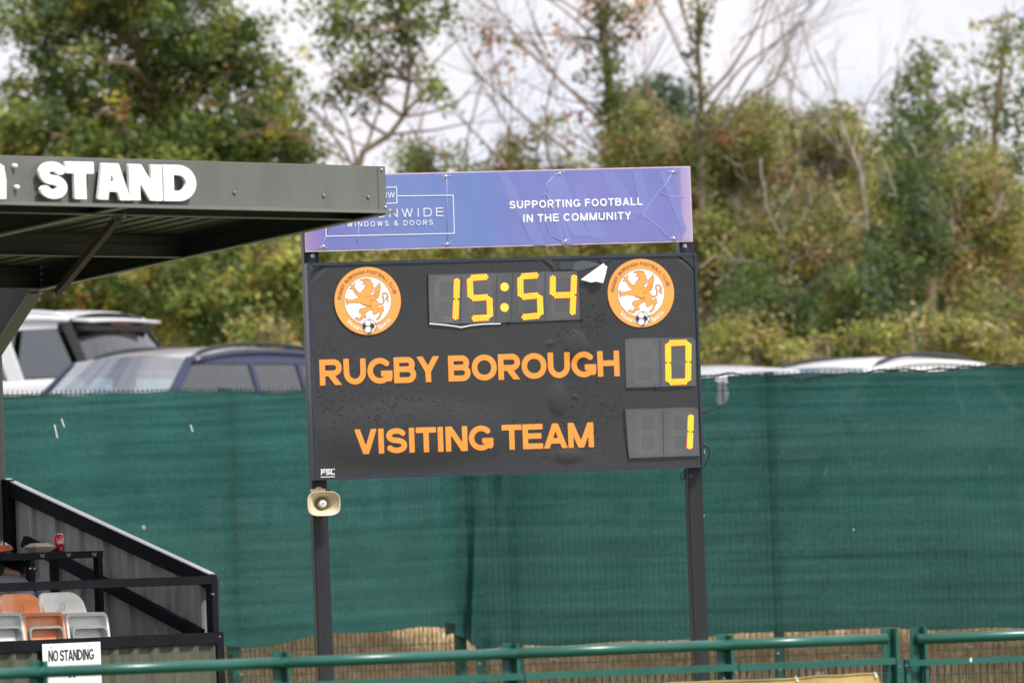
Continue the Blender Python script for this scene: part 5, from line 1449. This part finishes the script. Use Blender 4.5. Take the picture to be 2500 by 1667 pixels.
H_ = 1.80; rzs = math.radians(90 + 61)
pos = place(-112, 778, 81.0, H_, rzs)
car(CG, 'white sport utility car seen from behind with a dark rear window', 'car', pos, rzs, H=H_, L=4.7, Wd=1.9, paint='white_paint', wb=1.15, screen=(1.3, .5), rear=(-2.1, -1.75), suv=True, railm='white_paint')
H_ = 1.48; f2 = math.radians(-90 - 33)
pos = place(1640, 896, 77.5, H_, f2)
car(CG, 'silver white car with only its roof above the netting beside the scoreboard', 'car', pos, f2, H=H_, paint='silver_paint', wb=.95, screen=(1.2, .3), rear=(-1.9, -1.35), rails=False)
H_ = 1.56; f3 = math.radians(-90 - 38)
pos = place(2040, 876, 78.5, H_, f3)
car(CG, 'white car at the right with black roof rails above the netting', 'car', pos, f3, H=H_, paint='white_paint', wb=1.0, screen=(1.2, .35), rear=(-1.9, -1.5), rails=True)

# ---------------------------------------------------------------- trees and hedge
G_D = (0.090, 0.144, 0.045); G_M = (0.138, 0.200, 0.050); G_L = (0.250, 0.306, 0.078); G_Y = (0.450, 0.425, 0.105); Y_ = (0.600, 0.500, 0.084); O_ = (0.600, 0.338, 0.112)
OL = (0.362, 0.325, 0.119); BR = (0.388, 0.256, 0.147); RD_ = (0.500, 0.150, 0.112); GB = (0.125, 0.188, 0.119); TN = (0.575, 0.450, 0.266)
def leafcloud(name, clumps, parent, seed, size=.045, sub=24, spread=.09, droop=.0):
    """clumps: (centre, radius xyz, number, palette) in world coordinates"""
    rs = np.random.RandomState(seed); Cs = []; Cl = []
    for c, r, n, pal in clumps:
        K = max(1, n // sub); u = rs.normal(size=(K, 3)); u /= np.linalg.norm(u, axis=1)[:, None]
        q = u * (rs.uniform(0, 1, K)[:, None] ** .42) * np.array(r) + np.array(c)
        wts = np.array([p[0] for p in pal], float); wts /= wts.sum(); ix = rs.choice(len(pal), K, p=wts)
        base = np.array([p[1] for p in pal])[ix] * rs.uniform(.72, 1.3, (K, 1))
        pts = np.repeat(q, sub, 0) + rs.normal(size=(K * sub, 3)) * spread * np.array([1, 1, .75])
        cols = np.repeat(base, sub, 0) * rs.uniform(.75, 1.28, (K * sub, 1))
        Cs.append(pts); Cl.append(cols)
    Pn = np.concatenate(Cs); Cn = np.concatenate(Cl); N = len(Pn)
    nn = rs.normal(size=(N, 3)); nn[:, 2] = np.abs(nn[:, 2]) * 1.1 + .25; nn /= np.linalg.norm(nn, axis=1)[:, None]
    a = np.cross(nn, rs.normal(size=(N, 3))); a /= np.linalg.norm(a, axis=1)[:, None]; b = np.cross(nn, a)
    s = size * rs.uniform(.6, 1.35, (N, 1)); l = s; w_ = s * .5
    V = np.stack([Pn + a * l, Pn + b * w_ + a * l * .1, Pn - a * l, Pn - b * w_ + a * l * .1], 1).reshape(-1, 3).astype(np.float32)
    me = bpy.data.meshes.new(name); me.vertices.add(4 * N); me.vertices.foreach_set('co', V.ravel()); me.loops.add(4 * N)
    me.loops.foreach_set('vertex_index', np.arange(4 * N, dtype=np.int32)); me.polygons.add(N)
    me.polygons.foreach_set('loop_start', np.arange(0, 4 * N, 4, dtype=np.int32)); me.polygons.foreach_set('loop_total', np.full(N, 4, dtype=np.int32)); me.update()
    at = me.color_attributes.new('tint', 'FLOAT_COLOR', 'POINT')
    C4 = np.ones((4 * N, 4), np.float32); C4[:, :3] = np.repeat(Cn, 4, 0); at.data.foreach_set('color', C4.ravel())
    me.materials.append(M['leaf']); o = bpy.data.objects.new(name, me); COL.objects.link(o); o.parent = parent
    return o
def wobble(p, q, rnd, n=6, amp=.06):
    p = Vector(p); q = Vector(q); L = (q - p).length; pts = []
    ax = Vector((rnd.uniform(-1, 1), rnd.uniform(-1, 1), rnd.uniform(-1, 1))) * L * amp
    for i in range(n + 1):
        t = i / n; pts.append(p.lerp(q, t) + ax * math.sin(t * math.pi) + Vector((rnd.uniform(-1, 1), rnd.uniform(-1, 1), rnd.uniform(-1, 1))) * L * .012 * (0 < i < n))
    return pts
def twig(mb, p, d, L, r, depth, rnd, tips, spreadf=.55, up=.15):
    d = d.normalized(); q = p + d * L; pts = wobble(p, q, rnd, 4, .09); mb.tube(pts, [r * (1 - .45 * i / 4) for i in range(5)], 4 if r < .012 else 5, cap=False)
    tips.append(q)
    if depth <= 0: return
    for k in range(rnd.choice((2, 3, 3))):
        t = rnd.uniform(.35, 1.0); o = p.lerp(q, t)
        nd = (d + Vector((rnd.uniform(-1, 1), rnd.uniform(-1, 1), rnd.uniform(-1, 1))) * spreadf + Vector((0, 0, up))).normalized()
        twig(mb, o, nd, L * rnd.uniform(.5, .8), r * (1 - .45 * t) * .62, depth - 1, rnd, tips, spreadf, up)
def tree(name, label, cat, Y, base_px, trunk, clumps, pal, seed, cov=2.6, size=.045, tr=.12, bark='bark', bare=(), group=None, sub=24, spread=.09, limb_r=.03, root=True):
    """trunk: photo points from the bottom up; clumps: (px, py, radius px, coverage factor, depth offset)"""
    rnd = random.Random(seed); S = F / Y
    tp = [P(*p, Y) for p in trunk]; gz = ground_z(tp[0].x, tp[0].y)
    base = Vector((tp[0].x, tp[0].y, gz)); r = empty(name, base); tag(r, label, cat, group)
    loc = lambda v: Vector(v) - base
    mb = MB(); path = [base] + tp if root else tp
    path = [p + Vector((rnd.uniform(-.02, .02), 0, 0)) for p in path]
    mb.tube([loc(p) for p in path], [tr * (1 - .7 * i / (len(path) - 1)) for i in range(len(path))], 9)
    cl = []; lm = MB()
    for c in clumps:
        px, py, rp_ = c[:3]; cf = c[3] if len(c) > 3 else 1.0; dy = c[4] if len(c) > 4 else rnd.uniform(-.8, .8); pl = c[5] if len(c) > 5 else pal
        ctr = P(px, py, Y + dy); rad = rp_ / S
        n = int(cov * cf * math.pi * rad * rad / (size * size))
        cl.append((tuple(loc(ctr)), (rad, rad * 1.1, rad * .85), max(24, n), pl))
        j = min(range(len(path)), key=lambda i: (path[i] - ctr).length + max(0, path[i].z - ctr.z) * 2 + rnd.uniform(0, .4))
        pts = wobble(path[j], ctr, rnd, 7, .12); r0 = min(tr * .45, limb_r * (1 + rad * .4)); lm.tube([loc(p) for p in pts], [r0 * (1 - .65 * i / 7) for i in range(8)], 6)
        for _ in range(5):
            d = Vector((rnd.uniform(-1, 1), rnd.uniform(-1, 1), rnd.uniform(-.4, 1))); t_ = []
            twig(lm, loc(pts[-2 - rnd.randint(0, 3)]), d, rad * rnd.uniform(.5, .9), r0 * .35, 2, rnd, t_)
    tips = []
    for (px, py, dx, dz, L, r_, dep) in bare:
        twig(lm, loc(P(px, py, Y)), Vector((dx, rnd.uniform(-.3, .3), dz)), L, r_ * .68, dep, rnd, tips, .55, .10)
    tk = mb.build('trunk', M[bark], r, smooth=True, fix=False)
    if lm.v: lm.build('branches', M['twig' if bark != 'pale_bark' else 'pale_bark'], r, smooth=True, fix=False)
    if cl: o = leafcloud('crown', cl, r, seed, size, sub, spread)
    return r, tips, base, loc

# the big ash at the left
palA = [(6, G_M), (2.5, G_D), (5, G_L), (1.0, G_Y), (.35, Y_), (.35, O_), (1, GB)]
tree('ash_tree', 'large dense green ash tree with yellow patches above the grandstand roof', 'tree', 93, None, [(420, 620), (410, 480), (400, 380), (380, 250), (330, 100), (300, -60)],
     [(170, 60, 95), (60, 60, 55, .7), (300, 30, 120), (440, 60, 110), (330, -80, 160), (560, 60, 60, .5), (110, 215, 60, .8), (90, 150, 45, .5), (235, 190, 110), (400, 190, 130), (540, 190, 105), (640, 150, 55, .8), (690, 190, 35, 1), (665, 250, 70, 1.1), (60, 300, 75, .9), (190, 320, 115), (340, 330, 130), (500, 320, 120), (640, 340, 100), (730, 330, 45, .7), (760, 380, 50, .8), (560, 400, 110), (400, 410, 120), (240, 410, 120), (80, 400, 100), (700, 410, 80, 1.0), (500, -60, 90), (100, -60, 130), (20, 55, 60, .7), (55, 235, 60, .8), (20, 340, 80), (560, 110, 90, .8), (620, 60, 50, .5), (120, 130, 70, .6), (680, 300, 30, .5, -1.2, [(3, Y_), (3, G_Y), (2, G_L)]), (280, 260, 24, .5, -1.2, [(3, O_), (2, G_L), (2, Y_)]), (240, 150, 20, .5, -1.2, [(3, Y_), (2, G_L)])], palA, 11, cov=4.6, size=.042, tr=.16, limb_r=.028)
# lighter tree in the middle left
palB = [(5, G_L), (4, G_M), (1, G_Y), (1, GB), (.4, Y_), (.6, G_D)]
tree('green_tree', 'open crowned green tree whose bare limbs curve above the violet banner', 'tree', 91, None, [(860, 480), (868, 420), (890, 370), (950, 330), (985, 285), (1000, 200), (1000, 60)],
     [(800, 40, 70, .9), (870, 90, 75, .9), (960, 40, 80, .95), (1040, 60, 60, .8), (840, 180, 60, .95), (900, 200, 60), (800, 230, 45, .7), (870, 240, 45, .9), (1010, 130, 60, .7), (1040, 250, 55, .75), (1060, 200, 40, .6), (960, 150, 50, .6), (880, -60, 110), (1020, -60, 100), (1120, 30, 40, .5), (780, 130, 40, .5)], palB, 23, cov=2.3, size=.045, tr=.055,
     bare=[(870, 420, -.4, .6, .7, .03, 3), (860, 400, -.9, .5, .8, .03, 3), (890, 370, .3, .9, .8, .03, 3), (950, 330, .9, .1, .9, .025, 3), (985, 285, .9, .3, .8, .025, 3), (1000, 200, .7, .6, .8, .02, 3), (900, 360, -.8, .5, .7, .02, 3), (850, 440, -.3, 1, .9, .02, 3)], limb_r=.022)
# reddish tree with ivy clad trunk
palR = [(4, RD_), (3, O_), (3, BR), (2, G_M)]
palI = [(5, G_M), (3, G_D), (3, G_L), (1, OL)]
ivy = [(1478 + (i % 3 - 1) * 8 + (i * 1.9), -30 + i * 33, 31 + 5 * (i % 3), 1.2, 0) for i in range(13)]
tree('ivy_clad_tree', 'slim tree with ivy round its trunk and red berried bare branches', 'tree', 92, None, [(1500, 520), (1500, 400), (1490, 250), (1478, 100), (1470, -60)],
     ivy + [(1420, 300, 30, .6, 0, palR), (1350, 60, 30, .7, 0, palR), (1450, 20, 50, .7, 0, palR), (1560, 20, 45, .8, 0, palR), (1400, 120, 35, .7, 0, palR), (1300, 110, 35, .6, 0, palR), (1240, 170, 40, .6, 0, palR), (1180, 90, 50, .8, 0, palR), (1430, 200, 35, .7, 0, palR), (1350, 280, 30, .6, 0, palR), (1360, 330, 35, .7, 0, palR), (1545, 90, 30, .8, 0, palR), (1550, 60, 30, .7, 0, palR)], palI, 31, cov=1.5, size=.04, tr=.10, sub=12, spread=.08,
     bare=[(1500, 330, -.9, .9, 1.6, .035, 4), (1495, 290, -.8, .9, 1.4, .03, 4), (1485, 150, -.7, .8, 1.0, .025, 3), (1480, 80, -.9, .7, 1.2, .02, 3), (1480, 120, .8, .7, .8, .02, 3), (1500, 260, .7, .9, 1.0, .02, 3), (1400, 380, -.9, .8, 1.5, .025, 4), (1300, 420, -.5, 1, 1.4, .02, 4), (1250, 430, -.9, 1, 1.6, .02, 4), (1350, 420, .1, 1, 1.3, .02, 4), (1200, 420, .2, 1, 1.2, .018, 4), (1480, 30, -.7, .8, .8, .02, 3), (1120, 420, .3, 1, 1.0, .018, 4), (1000, 420, .3, 1, .9, .015, 4)], limb_r=.012)
tree('bare_tree', 'mostly leafless tree with thin twigs against the sky right of the ivy trunk', 'tree', 90, None, [(1715, 480), (1712, 350), (1708, 220), (1700, 100), (1705, -50)],
     [(1706 + 4 * math.sin(i), -20 + i * 33, 22 + 5 * (i % 2), 1.1, 0) for i in range(15)], palI, 37, cov=1.4, size=.038, tr=.05, bark='bark', sub=12, spread=.06,
     bare=[(1710, 250, .6, .9, 1.5, .028, 3), (1710, 300, .9, .8, 1.6, .028, 3), (1705, 200, -.45, 1, 1.2, .022, 3), (1700, 150, .5, .9, 1.2, .022, 3), (1712, 340, .8, .6, 1.2, .02, 3), (1690, 100, -.3, 1, .9, .03, 3), (1760, 320, .7, .9, 1.5, .02, 3), (1700, 80, .6, .8, .9, .02, 3), (1800, 330, .5, .9, 1.4, .018, 3), (1850, 340, .4, 1, 1.1, .015, 3), (1715, 360, -.7, .8, .9, .018, 3), (1660, 380, -.4, .9, 1.0, .016, 3), (1715, 400, .6, 1, 1.3, .02, 3), (1690, 10, .4, .8, .7, .015, 3)])
tree('bare_tree', 'pale dead branches rising from the hedge left of the tall right hand trees', 'tree', 89.5, None, [(2120, 620), (2110, 520), (2105, 420), (2060, 320), (2040, 240)],
     [(2110, 560, 30, .8, 0)], palI, 38, cov=1.2, size=.038, tr=.035, bark='pale_bark',
     bare=[(2060, 330, -.3, 1, 1.0, .02, 3), (2040, 300, -.8, .8, .9, .016, 3), (2080, 380, .5, 1, 1.1, .018, 3), (2110, 440, -.7, .8, 1.0, .018, 3), (1960, 330, -.2, 1, 1.0, .014, 3), (1920, 330, .2, 1, 1.1, .014, 3), (2180, 300, .1, 1, .9, .014, 3), (2110, 400, .3, .9, .8, .015, 3)])
palT = [(5, G_M), (3, GB), (2, G_D), (2, G_L)]
tree('green_tree', 'dark green tree rising from the hedge second from the right edge', 'tree', 94, None, [(2270, 640), (2270, 450), (2265, 300), (2260, 150)],
     [(2270, 140, 50, .9), (2320, 125, 28, .7), (2220, 200, 55), (2300, 200, 50, .8), (2190, 270, 60), (2260, 290, 85), (2350, 260, 60), (2200, 360, 90), (2320, 370, 95), (2260, 450, 110)], palT, 41, cov=1.9, size=.045, tr=.08, limb_r=.02)
tree('green_tree', 'tall open leaved tree at the right edge of the photograph', 'tree', 92, None, [(2420, 640), (2425, 450), (2430, 300), (2450, 120), (2460, 40)],
     [(2400, 55, 20, .7), (2440, 70, 40, .8), (2490, 50, 35, .8), (2420, 130, 50, .8), (2480, 140, 50, .8), (2380, 160, 30, .6), (2450, 210, 50, .7), (2500, 230, 50, .9), (2400, 240, 45, .7), (2470, 300, 55, .8), (2400, 340, 50, .7), (2500, 380, 80), (2560, 150, 80), (2590, 300, 100), (2440, 420, 60, .9)], [(4, G_M), (3, G_L), (2, OL), (1, GB)], 43, cov=1.5, size=.043, tr=.06, limb_r=.018,
     bare=[(2430, 300, -.4, 1, .8, .015, 4), (2440, 200, .4, 1, .7, .014, 4)])
# hedge of shrubs across the back: one thing per shrub
palH = [(4, OL), (4, G_L), (3, G_M), (2, BR), (1.5, G_Y), (1, TN)]
palHr = [(4, OL), (3, G_M), (1.4, BR), (.6, RD_), (3, G_L), (1.2, TN)]
palHy = [(4, G_Y), (4, G_L), (2, OL), (1.2, TN), (1, G_M)]
palHd = [(4, G_D), (4, G_M), (2, GB), (1, OL)]
palL = [(5, G_L), (4, G_M), (2.5, G_Y), (.45, O_), (.5, Y_), (2.5, G_D)]
HG = 'shrubs of the hedge behind the car park'
def bush(label, cx, cy, rx, ry, Y, pal, seed, cov=2.8, size=.034, bare=0, group=HG, bark='bark'):
    rnd = random.Random(seed); k = []
    n = max(5, int(rx * ry / 1300))
    for i in range(n):
        a = rnd.uniform(0, 6.28); q = math.sqrt(rnd.uniform(0, 1)); k.append((cx + math.cos(a) * q * rx * .85, cy + math.sin(a) * q * ry * .85, rnd.uniform(.32, .5) * min(rx, ry) + 14, 1.0))
    bb = [(cx + rnd.uniform(-.7, .7) * rx, cy + rnd.uniform(-.3, .6) * ry, rnd.uniform(-.9, .9), rnd.uniform(.3, 1.2), rnd.uniform(.4, .8), rnd.uniform(.007, .013), 3) for _ in range(bare)]
    return tree('shrub', label, 'shrub', Y, None, [(cx, cy + ry), (cx, cy + ry * .4), (cx, cy - ry * .2)], k, pal, seed, cov=cov, size=size, tr=.05, bark=bark, bare=bb, group=group, limb_r=.02)
def stems(cx, cy, rx, ry):
    pass
bush('olive shrub with red berries rising beside the banner right end', 1740, 420, 150, 160, 91, palHr, 51, bare=6)
bush('brown olive shrub between the banner and the pale dead stems', 1900, 400, 130, 150, 92, palH, 52, bare=7, bark='pale_bark')
bush('thin topped olive shrub under the bare twigs left of the tall trees', 2060, 430, 130, 150, 92.5, palH, 53, bare=7, bark='pale_bark')
bush('dark ivy covered shrub standing out in the middle of the right hedge', 2225, 560, 90, 240, 89, palHd, 54, cov=2.9, bare=3, bark='pale_bark')
bush('yellow brown twiggy shrub below the tall right hand trees', 2400, 560, 140, 190, 90, palH, 55, bare=8, bark='pale_bark')
bush('olive shrub beside the scoreboard upper right corner', 1790, 640, 140, 140, 90, palH, 56, bare=7, bark='pale_bark')
bush('mid green shrub with crossing pale dead stems', 1980, 620, 150, 170, 90.5, palH, 57, bare=10, bark='pale_bark')
bush('deep green low shrub above the silver white car roof', 1850, 760, 160, 90, 88.5, palHd, 58, cov=2.9)
bush('bluish green low shrub above the white car roof', 2110, 760, 150, 100, 88.5, [(4, GB), (3, G_M), (2, G_L)], 59, cov=2.9, bare=3)
bush('yellow green low shrub in front of the hedge beside the scoreboard', 1770, 830, 150, 60, 87.5, palHy, 60, cov=2.4)
bush('yellow green low shrub between the two car roofs', 2010, 850, 150, 65, 87.5, palHy, 61, cov=2.4)
bush('olive low shrub above the white car right end', 2260, 830, 150, 75, 87.5, palHy, 62, cov=2.4, bare=3)
bush('dark low shrub at the right edge above the netting', 2450, 790, 140, 110, 88, palH, 63, cov=2.9, bare=4)
bush('reddish shrub showing just above the banner middle right', 1580, 370, 120, 130, 92, palHr, 64, bare=5)
bush('low green shrub showing above the banner middle', 1310, 385, 130, 90, 93, palH, 65, bare=4, cov=1.8)
bush('low green shrub showing above the grandstand roof corner', 1090, 400, 130, 75, 93, palB, 66, bare=5, cov=2.0)
bush('olive shrub seen through the gap under the banner left half', 930, 610, 200, 130, 90, palHy, 67, cov=2.0)
bush('brownish shrub seen through the gap under the banner right half', 1350, 610, 230, 130, 90, palH, 68, cov=2.0)
bush('green and orange shrub below the grandstand roof corner', 640, 680, 150, 150, 88, palL, 71, cov=2.9, size=.05)
bush('orange flecked shrub behind the dark blue car', 470, 710, 150, 130, 88, palL, 72, cov=2.9, size=.05)
bush('green shrub rising above the white sport utility car', 290, 730, 150, 110, 88.5, palL, 73, cov=2.9, size=.05)
bush('shaded green shrub behind the grandstand haunch', 120, 690, 150, 140, 89, palL, 74, cov=2.9, size=.05)
bush('yellow green shrub between the blue car and the scoreboard', 690, 800, 100, 70, 87, palHy, 75, cov=2.4)
# far wood that reads as one mass, closing the view behind the hedge
rs = random.Random(99); cl = []
for i in range(95):
    px = rs.uniform(-300, 2800); 
    top_ = 330 if px < 760 else (430 if px < 1560 else 330)
    py = rs.uniform(top_ + 60, 1000); c = P(px, py, rs.uniform(97, 101)); cl.append((tuple(c), (.75, .6, .6), 1050, palHd + [(4, OL), (5, G_L), (2, G_M)]))
for px in range(-250, 2800, 85):
    for py in (620, 700, 780, 860, 940):
        cl.append((tuple(P(px + rs.uniform(-20, 20), py + rs.uniform(-20, 20), 100 + rs.uniform(0, 3))), (.5, .4, .45), 480, palHd + [(4, OL), (5, G_L), (2, G_M)]))
for px, py in ((1620, 230), (1580, 250), (1640, 280), (1600, 310)):
    cl.append((tuple(P(px, py, 101)), (.3, .3, .3), 350, [(3, (.13, .18, .1)), (1, GB)]))
o = leafcloud('far_wood', cl, None, 77, .062, 24, .12); tag(o, 'dark mass of woodland foliage closing the view behind the hedge', 'woodland', kind='stuff')

# pale dead stems leaning out of the front of the hedge
dead = [[(1985, 320), (1955, 400), (1930, 470), (1890, 540)], [(2052, 295), (2058, 330), (2055, 375)], [(2165, 240), (2180, 290), (2197, 350)], [(2005, 470), (1980, 505), (1945, 555)], [(2150, 380), (2170, 420), (2187, 480)],
        [(2358, 350), (2352, 470), (2310, 515), (2255, 548)], [(2335, 330), (2290, 365), (2240, 385)], [(2452, 470), (2440, 500), (2428, 535)], [(2330, 555), (2332, 610)], [(1912, 395), (1903, 430), (1890, 475)], [(1855, 385), (1870, 500), (1900, 560), (1930, 640)],
        [(1705, 655), (1745, 628), (1850, 642), (1930, 700), (1990, 692)], [(1748, 692), (1790, 655), (1812, 640)], [(2142, 320), (2110, 365), (2092, 408)], [(1770, 300), (1800, 360), (1820, 430), (1850, 500)], [(2080, 545), (2110, 540), (2130, 530)]]
b0_ = P(2050, 700, 86.6); gz_ = ground_z(b0_.x, b0_.y); dr_ = empty('dead_shrub', (b0_.x, b0_.y, gz_))
tag(dr_, 'pale dead stems leaning out of the front of the right hand hedge', 'dead shrub')
rnd = random.Random(8)
for k, ln in enumerate(dead):
    m = MB(); pts = [P(px, py, 88.0 + .9 * math.sin(k * 2.1 + q * 1.3)) - Vector((b0_.x, b0_.y, gz_)) for q, (px, py) in enumerate(ln)]
    fin = []
    for a, b in zip(pts, pts[1:]):
        for t_ in (0, .33, .66): fin.append(a.lerp(b, t_) + Vector((rnd.uniform(-1, 1), rnd.uniform(-1, 1), rnd.uniform(-1, 1))) * .014)
    fin.append(pts[-1])
    m.tube(fin, [.011 - .005 * i / len(fin) for i in range(len(fin))], 6)
    for _ in range(5): twig(m, fin[rnd.randrange(len(fin))], Vector((rnd.uniform(-1, 1), rnd.uniform(-.5, .5), rnd.uniform(0, 1))), rnd.uniform(.15, .35), .005, 1, rnd, []); m.build('stem', M['dead_wood'], dr_, smooth=True)
